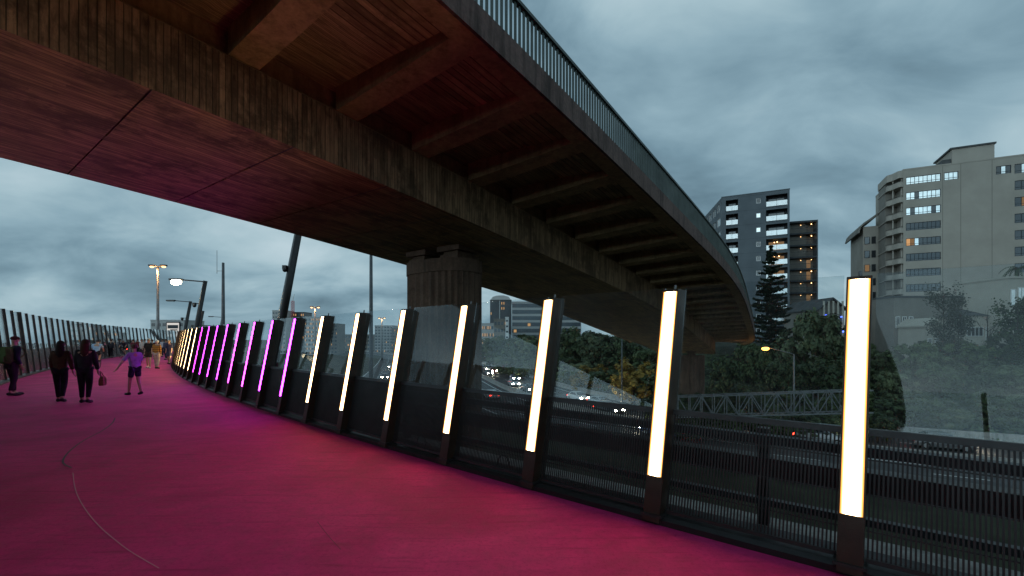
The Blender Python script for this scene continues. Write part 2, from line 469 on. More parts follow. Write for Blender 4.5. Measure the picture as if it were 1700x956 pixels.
def build_ground():
    us = [0]; s = 2.2
    while us[-1] < 5200: us.append(us[-1] + s); s *= (1.0 if us[-1] < 110 else 1.18)
    xs = [30-u for u in us[:0:-1]] + [30+u for u in us]
    ys = [60-u for u in us[:0:-1]] + [60+u for u in us]
    m = MB(); n = len(xs)
    for y in ys:
        for x in xs:
            far = max(abs(x-30), abs(y-60))
            m.v.append((x, y, ground_z(x, y) if far < 400 else GZ + (12 if False else 0)))
    for j in range(len(ys)-1):
        for i in range(n-1):
            m._f((j*n+i, j*n+i+1, (j+1)*n+i+1, (j+1)*n+i))
    g = mat('hillside_soil_and_grass', (.022,.026,.013), .9, 0, .2, .5, .35, .6, 3)
    return tag(m.build('ground', g, recalc=False), kind='structure')
build_ground()
def road_strip(name, offs, z, material, i0=0, i1=None, thick=0.0, label=None):
    m = MB(); i1 = i1 or len(ROAD)-1
    for i in range(i0, i1):
        a0, a1 = road_off(i, offs[0]), road_off(i, offs[1]); b0, b1 = road_off(i+1, offs[0]), road_off(i+1, offs[1])
        for p in (a0,a1,b0,b1): p.z = z
        m.face([a0, b0, b1, a1])
    return m.build(name, material)
tag(road_strip('motorway', (-11.5, 11.5), GZ+.03, M['asphalt']), kind='structure')
mk = MB()
for off in (-10.2, -1.6, 1.6, 10.2):
    for i in range(len(ROAD)-1):
        q = [road_off(i, off-.09), road_off(i+1, off-.09), road_off(i+1, off+.09), road_off(i, off+.09)]
        mk.face([(p.x, p.y, GZ+.036) for p in q])
for off in (-7.3, -4.4, 4.4, 7.3):
    for i in range(0, len(ROAD)-1, 3):
        q = [road_off(i, off-.08), road_off(i+1, off-.08), road_off(i+1, off+.08), road_off(i, off+.08)]
        mk.face([(p.x, p.y, GZ+.036) for p in q])
tag(mk.build('lane_markings', M['white_paint']), kind='structure')
# median barrier and verge barrier
def barrier(name, off, label, prof):
    m = MB(); secs = []
    for i in range(len(ROAD)):
        t = ROAD_T[i]; nrm = Vector((-t.y, t.x, 0)); c = road_off(i, off)
        secs.append([(c + nrm*o) + Vector((0,0,GZ+.034+z)) for o, z in prof])
    m.sweep(secs)
    return tag(m.build(name, M['conc']), label, 'barrier')
PROF = [(-.32,0),(-.30,.08),(-.14,.32),(-.09,.82),(.09,.82),(.14,.32),(.30,.08),(.32,0)]
barrier('median_barrier', 0, 'low concrete median barrier running along the middle of the motorway', PROF)
barrier('verge_barrier', 12.0, 'low concrete barrier along the motorway edge below the wooded hillside', PROF)

# ------------------------------------------------------------------ pink walkway
TH0, K0, K1, K2, SP = 2.4543, -.0112, .0112, -.0059, 1.4653
_fc = {}
def fence_walk():
    sub = 10
    x, y, th = 2.4444, 3.2795, TH0
    _fc[0] = (x, y, th)
    for j in range(0, 80*sub):
        t = (j+.5)/sub
        k = K0 + K1*t/10 + K2*(t/10)**2 if t < 17 else (-.0055 if t < 45 else -.004)
        th += k*SP/sub; x += math.cos(th)*SP/sub; y += math.sin(th)*SP/sub
        _fc[(j+1)] = (x, y, th)
    x, y, th = 2.4444, 3.2795, TH0
    for j in range(0, 16*sub):
        th -= K0*SP/sub; x -= math.cos(th)*SP/sub; y -= math.sin(th)*SP/sub
        _fc[-(j+1)] = (x, y, th)
fence_walk()
def fpt(t, out=0.0, z=0.0, lean=0.0):
    """point on the right-hand fence line; t = post number, out = metres outward, lean = outward lean per metre of height"""
    j = t*10; j0 = math.floor(j); f = j-j0
    a = _fc[j0]; b = _fc.get(j0+1, a)
    x, y, th = (a[i]*(1-f)+b[i]*f for i in range(3))
    o = out + lean*(z-.434); al = -.021*(z-.434) if lean else 0
    return Vector((x + math.sin(th)*o + math.cos(th)*al, y - math.cos(th)*o + math.sin(th)*al, z))
def fth(t): return _fc[int(round(t*10))][2]
LEAN = .1748
WIDE = 5.45
T0, T1 = -15, 72
ts = [T0 + i*.5 for i in range(int((T1-T0)/.5)+1)]
m = MB()
for i in range(len(ts)-1):
    a, b = ts[i], ts[i+1]
    cols = [0.0, -WIDE*.25, -WIDE*.5, -WIDE*.75, -WIDE]
    for k in range(4):
        m.face([fpt(a, cols[k]), fpt(b, cols[k]), fpt(b, cols[k+1]), fpt(a, cols[k+1])])
tag(m.build('path', M['path']), kind='structure')
m = MB()
m.sweep([[fpt(t, .45, -.02), fpt(t, .45, -.75), fpt(t, -.9, -1.15), fpt(t, -WIDE+.9, -1.15), fpt(t, -WIDE-.45, -.75), fpt(t, -WIDE-.45, -.02)] for t in ts])
tag(m.build('walkway_deck', M['conc']), kind='structure')
m = MB()
m.sweep([[fpt(t, -.03, -.015), fpt(t, -.03, .05), fpt(t, .02, .075), fpt(t, .36, .075), fpt(t, .36, -.015)] for t in ts])
tag(m.build('right_kerb', M['black']), kind='structure')
m = MB()
m.sweep([[fpt(t, -WIDE+.03, -.015), fpt(t, -WIDE+.03, .06), fpt(t, -WIDE-.36, .06), fpt(t, -WIDE-.36, -.015)] for t in ts])
tag(m.build('left_kerb', M['black']), kind='structure')
# hairline joint drawn in the surface
def ground_px(px, py):
    Y = FPX*CZ/(py-HY); return Vector(((px-CX)/FPX*Y, Y, .004))
def line_on_path(name, pix, w, material):
    P = poly_pts([tuple(ground_px(*p)[:2]) for p in pix], .08); T = tangents(P)
    m = MB()
    for i in range(len(P)-1):
        na = Vector((-T[i].y, T[i].x, 0))*w*.5; nb = Vector((-T[i+1].y, T[i+1].x, 0))*w*.5
        m.face([tuple((P[i]-na)[:2])+(.004,), tuple((P[i+1]-nb)[:2])+(.004,), tuple((P[i+1]+nb)[:2])+(.004,), tuple((P[i]+na)[:2])+(.004,)])
    return tag(m.build(name, material), kind='structure')
line_on_path('path_joint_dark', [(191,694),(186,703),(170,715),(140,731),(118,747),(106,761),(106,770),(119,777)], .022, mat('dark_joint', (.05,.008,.02), .7))
line_on_path('path_joint_pale', [(121,785),(124,808),(131,828),(146,852),(166,875),(190,896),(215,915),(243,932),(264,944)], .007, mat('pale_joint', (.50,.16,.24), .5))
line_on_path('path_crack', [(527,867),(545,890),(566,913)], .005, mat('fine_crack', (.12,.008,.04), .7))

# piers under the walkway
for k, t in enumerate((4, 16, 28, 40, 52)):
    m = MB(); c = fpt(t, -WIDE/2, 0)
    m.tube([(c.x, c.y, GZ-.3), (c.x, c.y, -1.2)], .65, 20)
    tag(m.build('walkway_pier', M['conc']), 'round concrete column holding up the pink walkway', 'pier', 'columns under the walkway')

# ---- lit posts
NP0, NP1 = -4, 29
def light_post(i, kind, label, group):
    base = fpt(i); th = fth(i)
    t = Vector((math.cos(th), math.sin(th), 0)); n = Vector((math.sin(th), -math.cos(th), 0))
    root = thing('light_post', label, 'light post', base, 0, group)
    def P(al, out, z):
        o = out + LEAN*(z-.434)
        return t*(al - .021*(z-.434)) + n*o + Vector((0,0,z))
    def blk(name, a0, a1, o0, o1, z0, z1, material, parent, uv=None):
        m = MB()
        c = [P(a0,o0,z0),P(a1,o0,z0),P(a1,o1,z0),P(a0,o1,z0),P(a0,o0,z1),P(a1,o0,z1),P(a1,o1,z1),P(a0,o1,z1)]
        m.hexa(c)
        return m.build(name, material, parent)
    blk('body', -.078, .078, .004, .215, .03, 2.185, M['black2'], root)
    # lit face: a shallow tray with UV 0..1 over its front
    m = MB()
    a0, a1, z0, z1 = -.067, .067, .434, 2.161
    m.face([P(a0,-.004,z0),P(a1,-.004,z0),P(a1,-.004,z1),P(a0,-.004,z1)], [(0,0),(1,0),(1,1),(0,1)])
    for q in ((P(a0,-.004,z0),P(a0,.02,z0),P(a1,.02,z0),P(a1,-.004,z0)), (P(a0,-.004,z1),P(a1,-.004,z1),P(a1,.02,z1),P(a0,.02,z1)),
              (P(a0,-.004,z0),P(a0,-.004,z1),P(a0,.02,z1),P(a0,.02,z0)), (P(a1,-.004,z0),P(a1,.02,z0),P(a1,.02,z1),P(a1,-.004,z1))):
        m.face(q, [(0,0)]*4)
    m.build('light_panel', M[kind], root)
    f = MB()
    for (b0, b1, y0, y1) in ((-.079,-.068,.42,2.178),(.068,.079,.42,2.178),(-.068,.068,.418,.4325),(-.068,.068,2.1625,2.178)):
        f.hexa([P(b0,-.009,y0),P(b1,-.009,y0),P(b1,.010,y0),P(b0,.010,y0),P(b0,-.009,y1),P(b1,-.009,y1),P(b1,.010,y1),P(b0,.010,y1)])
    f.build('panel_frame', M['black2'], root)
    blk('foot_plate', -.10, .10, -.012, .26, .076, .098, M['black'], root)
    p = MB(); p.tube([P(0,.11,2.18), P(0,.11,2.235)], .012, 8); p.build('top_pin', M['galv'], root)
    return root
for i in range(NP0, NP1+1):
    if i <= 6: k = 'warm'
    elif i <= 14: k = 'magenta' if i in (9, 10, 14) else 'violet'
    else: k = 'warm'
    if i < 0:
        light_post(i, k, 'warm white light post of the walkway beyond the right edge of the photo', 'walkway light posts')
    else:
        if i == 0: lb = 'largest and nearest warm white light post, rightmost in the row along the walkway'
        elif k == 'warm' and i <= 6: lb = '%s warm white light post in the row along the walkway, counted from the right' % ORD[i]
        elif i <= 14: lb = '%s purple lit light post in the row, counted leftwards from the last near white one' % ORD[i-7]
        else: lb = '%s small warm light post beyond the purple ones, counted leftwards' % ORD[i-15]
        light_post(i, k, lb, 'walkway light posts')

# ---- right-hand fence between the posts
fence_r = thing('glass_fence', 'glass fence with dark barred lower panels between the lit posts along the walkway', 'fence', fpt(4))
inv_r = -fpt(4)
def FP(t, out, z, lean=LEAN): return fpt(t, out, z, lean) + inv_r
gap = .085/SP
for i in range(NP0, NP1):
    a, b = i+gap, i+1-gap
    def slab(m, o0, o1, z0, z1, aa=a, bb=b):
        m.hexa([FP(aa,o0,z0),FP(bb,o0,z0),FP(bb,o1,z0),FP(aa,o1,z0),FP(aa,o0,z1),FP(bb,o0,z1),FP(bb,o1,z1),FP(aa,o1,z1)])
    m = MB(); slab(m, .12, .132, 1.035, 2.21, a+.012, b-.012); m.build('glass_pane', M['pane'], fence_r)
    m = MB(); slab(m, .105, .15, .985, 1.032); m.build('mid_rail', M['black'], fence_r)
    m = MB()
    nb = 50 if i < 12 else 30
    w = .0115/SP
    for q in range(nb):
        tt = a + (b-a)*(q+.5)/nb
        slab(m, .122, .131, .125, .984, tt-w/2*(1 if i<12 else 1.5), tt+w/2*(1 if i<12 else 1.5))
    for z in (.30, .55, .80): slab(m, .1315, .139, z, z+.010)
    m.build('barred_panel', M['mesh'], fence_r)
    m = MB(); slab(m, .105, .15, .095, .124); m.build('bottom_rail', M['black'], fence_r)

# ---- steel guard rail outside the fence
gr = thing('guard_rail', 'heavy dark steel guard rail with horizontal beams just outside the glass fence', 'guard rail', fpt(2, .75))
inv_g = -fpt(2, .75)
for nm, o0, o1, z0, z1 in (('top_rail', .70, .80, .72, .80), ('main_beam', .66, .84, .42, .60), ('low_rail', .71, .79, .14, .20)):
    m = MB(); m.sweep([[fpt(t/2, o, z) + inv_g for o, z in ((o0,z0),(o0,z1),(o1,z1),(o1,z0))] for t in range(-10, 60)])
    m.build(nm, M['grey_steel_d'] if nm != 'main_beam' else M['black'], gr)
m = MB()
for t in range(-4, 29, 2):
    m = MB()
    c = [(-.05, .842), (.05, .842), (.05, .95), (-.05, .95)]
    m.hexa([fpt(t+.5+a/SP, o, -.3)+inv_g for a, o in c] + [fpt(t+.5+a/SP, o, .84)+inv_g for a, o in c])
    m.build('rail_post', M['black'], gr)
m = MB()
m.sweep([[fpt(t/2, o, z) for o, z in ((.46,-.5),(.46,-.09),(1.1,-.09),(1.1,-.5))] for t in range(-20, 70)])
tag(m.build('outer_ledge', M['conc']), kind='structure')
# black cable loops at the fence foot
for n_, (t, r_) in enumerate(((3.62, .085), (2.45, .08), (4.55, .08))):
    m = MB(); pts = []
    for k in range(13):
        a = math.pi*k/12
        pts.append(fpt(t + math.cos(a)*r_*1.3/SP, .27, .07 + math.sin(a)*r_*1.9))
    m.tube(pts, .011, 6)
    tag(m.build('cable_loop', M['black']), 'black cable loop rising from the %s gap between light posts, counted from the right' % ORD[int(t)], 'cable', 'cable loops at the fence foot')

# ---- left-hand fence, taller
fence_l = thing('tall_glass_fence', 'tall dark posted glass fence leaning outwards on the left edge of the walkway', 'fence', fpt(20, -WIDE-.12))
inv_l = -fpt(20, -WIDE-.12)
LH = 3.0
def LP(t, out, z): return fpt(t, -WIDE-.12-out-.10*z, z) + inv_l
def lslab(m, a, b, o0, o1, z0, z1):
    m.hexa([LP(b,o0,z0),LP(a,o0,z0),LP(a,o1,z0),LP(b,o1,z0),LP(b,o0,z1),LP(a,o0,z1),LP(a,o1,z1),LP(b,o1,z1)])
wl = .024
nl = 0
for k in range(-10, 71):
    big = (k % 8 == 5)
    m = MB(); hw = wl/SP*(2.0 if big else 1)
    lslab(m, k-hw, k+hw, -.02 if big else .0, .13, .05, LH)
    m.build('post', M['black'], fence_l)
    if k < 70:
        a, b = k+hw*1.9, k+1-hw*1.9
        m = MB(); lslab(m, a, b, .05, .062, 1.22, LH-.02); m.build('glass_pane', M['pane_far'], fence_l)
        m = MB(); lslab(m, a, b, .04, .07, .10, 1.19); m.build('dark_panel', M['panel_l'], fence_l)

# ------------------------------------------------------------------ overpass
SKN = [-4, 8, 18, 28, 38, 48, 62]
BP = [-8.3007, 7.1158, 0.9116, 0.0039, -0.0025, 0.0144, -0.0005, 0.0043, 0.0191, 0.0183, 5.0953, -2.2265, -1.6441, 0.6981, -0.0207]
BACKK = .0015
def kcur(s):
    if s <= -7: return BACKK
    if s <= -4: return .0015
    for i in range(len(SKN)-1):
        if s <= SKN[i+1]:
            f = (s-SKN[i])/(SKN[i+1]-SKN[i]); return BP[3+i]*(1-f)+BP[4+i]*f
    return BP[9]
DS = .2
spn = {}
def spine_walk():
    x, y, th = BP[0], BP[1], BP[2]; s = -4.0; i = 0
    spn[0] = (x, y, th)
    while s < 56:
        k = (kcur(s)+kcur(s+DS))/2; th2 = th + k*DS
        x += math.cos(th)*DS; y += math.sin(th)*DS; th = th2; s += DS; i += 1
        spn[i] = (x, y, th)
    x, y, th = BP[0], BP[1], BP[2]
    for j in range(1, int(36/DS)):
        th -= (.0015 if -4-j*DS > -7 else BACKK)*DS; x -= math.cos(th)*DS; y -= math.sin(th)*DS
        spn[-j] = (x, y, th)
spine_walk()
def bz(s):
    if s < -4:
        t = -4/30; z = BP[10]+BP[11]*t+BP[12]*t*t+BP[13]*t**3
        return z + (BP[11]+2*BP[12]*t)/30*(s+4)*.6
    t = s/30; return BP[10]+BP[11]*t+BP[12]*t*t+BP[13]*t**3
def bp(s, off, dz):
    j = (s+4)/DS; j0 = math.floor(j+1e-6); f = max(0, j-j0)
    a = spn[j0]; b = spn.get(j0+1, a)
    x, y, th = (a[i]*(1-f)+b[i]*f for i in range(3))
    return Vector((x+math.sin(th)*off, y-math.cos(th)*off, bz(s)+dz+BP[14]*off))
S0, S1 = -36, 52
org = bp(5, 0, 0)
over = thing('overpass', 'dark curved concrete road overpass crossing above the walkway', 'overpass', org)
def OP(s, off, dz): return bp(s, off, dz) - org
ss = [S0+.5*i for i in range(int((S1-S0)/.5)+1)]
HW, WD, CANT, FB, FH, RH = 3.0, 1.018, 3.506, 1.2, .437, .88
def flare(s, sd):      # added deck width out of view, shaping its dark reflection in the glass
    return ((4.0*(1-smooth(-8.5, -.6, s)) + 1.6*(1-smooth(-30, -9, s)))) if sd == 1 else 0.0
SL = 1.50      # slab soffit level
IN = .22       # upper web set back behind the ledge
def strip(name, prof, material, parent=over, slist=ss, closed=False, vlen=None):
    m = MB(); secs = [[OP(s, o + (flare(s, 1) if o > HW+.5 else 0), z) for o, z in prof] for s in slist]
    m.sweep(secs, closed=closed, us=slist, caps=closed)
    return m.build(name, material, parent)
# soffit split at the casting joints so the grooves are real gaps
jo = [-34.6+2.0*k for k in range(43)]
m = MB()
for a, b in zip(jo[:-1], jo[1:]):
    sl = [a+.012, a+.5, a+1.0, a+1.5, b-.012]
    m.sweep([[OP(s, HW, 0), OP(s, 0, 0), OP(s, -HW, 0)] for s in sl], closed=False, us=sl, caps=False)
    m.sweep([[OP(s, HW, .03), OP(s, 0, .03), OP(s, -HW, .03)] for s in (b-.012, b, b+.012)], closed=False, us=[b-.012,b,b+.012], caps=False)
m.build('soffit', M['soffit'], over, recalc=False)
for sd in (1, -1):
    strip('web', [(sd*HW, 0.0), (sd*HW, WD)], M['web'])
    strip('web_ledge', [(sd*HW, WD), (sd*(HW-.02), WD+.03), (sd*(HW-IN), WD+.03), (sd*(HW-IN), SL)], M['beam'])
    strip('deck_slab', [(sd*(HW-IN), SL), (sd*(HW+1.6), SL), (sd*(HW+CANT-.5), SL-.06)], M['slab'])
    e0, e1 = HW+CANT-.50, HW+CANT
    strip('edge_beam', [(sd*e0, FB+.05), (sd*e0, SL+.02), (sd*(e1-.05), SL+.02), (sd*(e1-.05), FB+FH-.02), (sd*(e1-.05), FB+.002)][::sd] if False else
          [(sd*e0, SL+.02), (sd*e0, FB+.07), (sd*(e1-.06), FB+.01)], M['beam'])
    strip('fascia', [(sd*(e1-.06), FB+.01), (sd*(e1-.06), FB), (sd*e1, FB), (sd*e1, FB+FH), (sd*(e1-.35), FB+FH)], M['edge'])
strip('road_deck', [(-(HW+CANT-.35), FB+FH), (-(HW+CANT-.35), FB+FH-.05), (HW+CANT-.35, FB+FH-.05), (HW+CANT-.35, FB+FH)], M['asphalt'])
# cantilever brackets
nbm = 0
s = -1.62 - 1.86*12
while s < 46:
    for sd in (1, -1):
        if sd == -1 and s > 8: continue
        m = MB(); w = .23
        r0, r1 = HW-.05, HW+CANT-.49+flare(s+w, sd)
        rows = []
        for q in (0, .35, .7, 1.0):
            off = r0+(r1-r0)*q; bot = WD+.035 + (.24)*q**1.2
            rows.append([OP(s, sd*off, SL+.02), OP(s, sd*off, bot), OP(s+2*w, sd*off, bot), OP(s+2*w, sd*off, SL+.02)])
        m.sweep(rows)
        m.build('cross_beam', M['beam'], over)
    s += 1.86
# railing panels (right-hand side seen, left-hand side simple copy of the same build)
for sd in (1, -1):
    rl = thing('railing', None, None); rl.parent = over
    e = HW+CANT-.14
    for a in range(S0, S1, 4 if sd == 1 else 8):
        st = 4 if sd == 1 else 8
        m = MB()
        nbar = int(st/.118)
        for q in range(nbar):
            s = a + (q+.5)*st/nbar
            w = .019
            c = [(s-w, e-.016), (s+w, e-.016), (s+w, e+.016), (s-w, e+.016)]
            m.hexa([OP(x, sd*(o+flare(s, sd)), FB+FH+.002) for x, o in c] + [OP(x, sd*(o+flare(s, sd)), FB+FH+RH-.06) for x, o in c])
        m.build('bar_panel', M['rail_green'], rl)
    m = MB(); m.sweep([[OP(s, sd*(o+flare(s, sd)), z) for o, z in ((e-.05,FB+FH+RH-.06),(e-.05,FB+FH+RH),(e+.05,FB+FH+RH),(e+.05,FB+FH+RH-.06))] for s in ss])
    m.build('top_rail', M['rail_green'], rl)
# carriageway-side solid end where the photo's railing closes up comes from the bars overlapping in view

# main pier: fluted, rounded ends
def pier(s, label, zb, half=1.34, dep=.92):
    top = bz(s)
    j = int((s+4)/DS); x, y, th = spn[j]
    root = thing('bridge_pier', label, 'pier', (x, y, zb), th - math.pi/2)      # local x = across the bridge
    def outline(a, d, n=72, flute=0.0):
        pts = []
        for k in range(n):
            t = 2*math.pi*k/n
            c, s_ = math.cos(t), math.sin(t)
            e = 2/2.5
            r = 1-flute*(k % 2)
            pts.append(Vector((a*math.copysign(abs(c)**e, c)*r, d*math.copysign(abs(s_)**e, s_)*r, 0)))
        return pts
    H = top - zb
    zc = H-.78
    ring = outline(half, dep, 64, .06)
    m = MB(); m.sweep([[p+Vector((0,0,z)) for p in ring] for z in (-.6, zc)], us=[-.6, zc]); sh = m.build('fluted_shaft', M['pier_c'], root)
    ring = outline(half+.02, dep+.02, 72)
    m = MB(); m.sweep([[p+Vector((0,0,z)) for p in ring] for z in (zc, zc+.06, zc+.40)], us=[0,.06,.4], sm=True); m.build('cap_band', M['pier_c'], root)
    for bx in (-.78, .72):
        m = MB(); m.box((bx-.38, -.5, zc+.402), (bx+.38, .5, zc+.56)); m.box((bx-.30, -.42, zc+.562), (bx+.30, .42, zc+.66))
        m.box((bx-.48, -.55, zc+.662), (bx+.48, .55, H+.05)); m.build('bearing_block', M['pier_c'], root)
    return root
pier(6.05, 'fluted concrete pier under the overpass, behind the warm light posts', GZ)
pier(45.0, 'far pale concrete pier at the low end of the overpass near the trees', GZ, 2.0, .8)

# ------------------------------------------------------------------ vegetation
LEAF = {
 'dark':  mat_leaf('dark_evergreen_leaves', (.026,.040,.016), (.055,.080,.030), (.100,.130,.050)),
 'mid':   mat_leaf('grey_green_leaves', (.045,.060,.030), (.095,.120,.058), (.17,.195,.095)),
 'lamp_tint':  mat_leaf('lamplight_painted_leaves', (.13,.085,.016), (.26,.165,.028), (.40,.26,.045)),  # sodium lamplight painted into the leaf colour
 'pine':  mat_leaf('pine_needles', (.012,.022,.014), (.022,.036,.022), (.036,.055,.032)),
 'twig':  mat_leaf('sparse_grey_leaves', (.030,.036,.026), (.050,.058,.040), (.080,.088,.060)),
}
M['bark'] = mat('tree_bark', (.050,.040,.030), .9, 0, .2, .4, 5, .6, 12)

def leaf_quad(m, c, n, size, rng, asp=1.7):
    n = n.normalized()
    a = n.cross(Vector((rng.uniform(-1,1), rng.uniform(-1,1), rng.uniform(-1,1))))
    if a.length < 1e-3: a = Vector((1,0,0))
    a.normalize(); b = n.cross(a)
    a = a*size*.5*asp; b = b*size*.5
    k = len(m.v)
    m.v += [tuple(c-a), tuple(c-b*.9+a*.1), tuple(c+a), tuple(c+b*.9+a*.1)]
    m._f((k, k+1, k+2, k+3), 0, False)

def crown_mesh(seed, rad, zlo, zhi, clumps, per, leaf, lobes=5, loose=.0):
    rng = random.Random(seed); m = MB()
    L = []
    zc, zr = (zlo+zhi)/2, (zhi-zlo)/2
    L.append((Vector((0,0,zc)), Vector((rad*.8, rad*.8, zr*.85))))
    for k in range(lobes):
        a = rng.uniform(0, 6.28); q = rng.uniform(.35, .62)
        f = rng.uniform(.36, .55)
        L.append((Vector((math.cos(a)*rad*q, math.sin(a)*rad*q, zc + zr*rng.uniform(-.5, .55))), Vector((rad*f, rad*f, zr*f*.9))))
    for k in range(clumps):
        c0, r0 = rng.choice(L)
        d = Vector((rng.gauss(0,1), rng.gauss(0,1), rng.gauss(0,1))).normalized()
        q = rng.uniform(.72, 1.06) + (rng.random() < loose)*rng.uniform(0, .25)
        c = c0 + Vector((d.x*r0.x, d.y*r0.y, d.z*r0.z))*q
        cr = rad*rng.uniform(.10, .19)
        for j in range(per):
            e = Vector((rng.gauss(0,1), rng.gauss(0,1), rng.gauss(0,.75)))
            e = e.normalized()*cr*(rng.random()**.45)
            leaf_quad(m, c+e, e.normalized()*.7 + d*.5 + Vector((0,0,.35)) + Vector((rng.gauss(0,.35), rng.gauss(0,.35), rng.gauss(0,.35))), leaf*rng.uniform(.7,1.3), rng)
    return m
def limbs(seed, h, rad, r0, n=7, zs=.35):
    rng = random.Random(seed); m = MB()
    m.tube([(0,0,-.4), (.05*h*.3,0,h*.3), (-.03*h,.02*h,h*.62), (0,0,h*.9)], [r0, r0*.75, r0*.45, r0*.12], 8)
    for k in range(n):
        a = 6.28*k/n + rng.uniform(-.3,.3); z = h*rng.uniform(zs, .75); q = rad*rng.uniform(.5,.85)
        m.tube([(0,0,z*.8), (math.cos(a)*q*.5, math.sin(a)*q*.5, z+h*.06), (math.cos(a)*q, math.sin(a)*q, z+h*rng.uniform(.1,.2))], [r0*.4, r0*.25, r0*.07], 6)
    return m
def proto_tree(name, label, group, seed, leafk, rad=3.0, h=7.0, zlo=.8, clumps=120, per=42, leaf=.27, lobes=6, loose=.1):
    root = thing(name, label, 'tree', (0,0,0), 0, group)
    limbs(seed, h*.85, rad, .22).build('trunk', M['bark'], root)
    crown_mesh(seed+1, rad, zlo, h, clumps, per, leaf, lobes, loose).build('crown', LEAF[leafk], root, recalc=False)
    root['_h'] = h; root['_r'] = rad
    return root
_used = set()
def plant(proto, px, py, Y, wpx, label, rz=None):
    top = at(px, py, Y); gz = ground_z(top.x, Y)
    hh = (top.z-gz)/proto['_h']; rr = wpx/2/FPX*Y/proto['_r']
    rz = rz if rz is not None else (px*1.37) % 6.28
    if proto.name not in _used:
        _used.add(proto.name); r = proto; r.location = (top.x, Y, gz-.1); r.rotation_euler = (0,0,rz); r['label'] = label
        r.scale = (rr, rr, hh); return r
    return copy_tree(proto, (top.x, Y, gz-.1), rz, (rr, rr, hh), label)
GH = 'trees on the hillside beside the motorway'
P_dark = [proto_tree('evergreen_tree', '', GH, 11, 'dark', clumps=150), proto_tree('evergreen_tree', '', GH, 23, 'dark', lobes=8, clumps=150, loose=.25)]
P_mid = [proto_tree('bushy_tree', '', GH, 31, 'mid', lobes=7, clumps=190, per=46, leaf=.24)]
P_lamp_tint = [proto_tree('glow_tinted_tree', '', GH, 41, 'lamp_tint', lobes=7, clumps=160, leaf=.3)]

# between the pier and the overpass end (seen through the glass)
plant(P_lamp_tint[0], 982, 598, 84, 74, 'tree with lamplight painted gold into its leaves, nearer the middle of the hillside by the motorway bend')
plant(P_lamp_tint[0], 1052, 584, 66, 92, 'largest tree with lamplight painted into its leaves on the hillside, just left of the second white light post')
plant(P_lamp_tint[0], 905, 628, 96, 46, 'small shrubby tree with lamplight painted into its leaves low beside the motorway bend')
row = [(812,556,150,70),(838,562,135,60),(862,548,128,78),(892,556,118,66),(926,546,112,80),(962,540,104,76),(1002,548,96,84),(1036,556,88,70),(1078,566,80,80),
       (846,590,118,60),(876,592,108,64),(930,588,98,62),(954,600,90,64),(1010,610,78,64),(1090,610,64,70)]
for k, (px, py, Y, w) in enumerate(row):
    upper = k < 9
    lb = ('%s tree from the left in the bank\'s upper row' if upper else '%s tree from the left in the bank\'s lower row') % ORD[k if upper else k-9]
    plant((P_dark[k % 2] if k % 3 else P_mid[0]), px, py, Y, w, ('dark green tree below the overpass, ' if k % 3 else 'grey green tree below the overpass, ') + lb.replace('tree ', ''))
# right of the overpass
plant(P_mid[0], 1338, 512, 60, 104, 'large round grey green tree standing right of the tall pine, above the street lamp')
row2 = [(1238,556,66,60),(1210,590,58,56),(1272,560,64,50),(1396,556,62,60),(1300,585,52,76),(1358,590,52,84),(1245,625,48,84),(1182,640,48,70),(1408,610,50,70),(1320,640,47,80),(1140,642,47,64),(1420,560,70,50)]
desc = ['pale leaved dark bush at the foot of the tall pine','dark bush beside the low end of the overpass','small dark tree directly below the tall pine','dark tree against the nearest light post, above the street lamp pole','dark tree behind the lamp head of the orange street lamp',
        'dark tree right of the orange street lamp pole','dark bush under the orange street lamp','low dark bush left of the orange lamp at the far bridge pier','dark bush above the right end of the lattice gantry','low dark bush behind the middle of the lattice gantry','low bush behind the left end of the lattice gantry','dark tree half hidden behind the nearest light post']
for k, (px, py, Y, w) in enumerate(row2):
    plant(P_dark[k % 2], px, py, Y, w, desc[k])
low = [(1120,668,44,60),(1165,676,43,64),(1215,672,44,66),(1262,682,43,60),(1312,676,44,70),(1362,682,43,64),(1410,676,44,66),(1456,682,43,66),(1088,655,50,56),(1190,652,46,56),(1290,652,46,60),(1390,650,46,60)]
for k, (px, py, Y, w) in enumerate(low):
    plant(P_dark[k % 2], px, py, Y, w, ('%s low bush from the left along the foot of the bank behind the gantry' if k < 8 else '%s bush from the left in the tier just above the gantry') % ORD[k if k < 8 else k-8])
row3 = [(1470,578,66,62),(1512,556,62,74),(1556,584,60,70),(1598,562,62,92),(1652,572,60,66),(1690,544,62,84),(1740,560,62,90),(1496,612,54,66),(1552,602,52,92),(1622,618,52,70),(1676,598,52,96),(1480,650,48,84),(1560,660,47,90),(1640,650,47,90),(1715,650,47,90)]
for k, (px, py, Y, w) in enumerate(row3):
    tier = 'top' if k < 7 else ('middle' if k < 11 else 'lowest'); n_ = k if k < 7 else (k-7 if k < 11 else k-11)
    plant([P_mid[0], P_dark[0], P_mid[0], P_dark[1], P_mid[0]][k % 5], px, py, Y, w, '%s tree from the left in the %s row of trees below the beige tower' % (ORD[n_], tier))

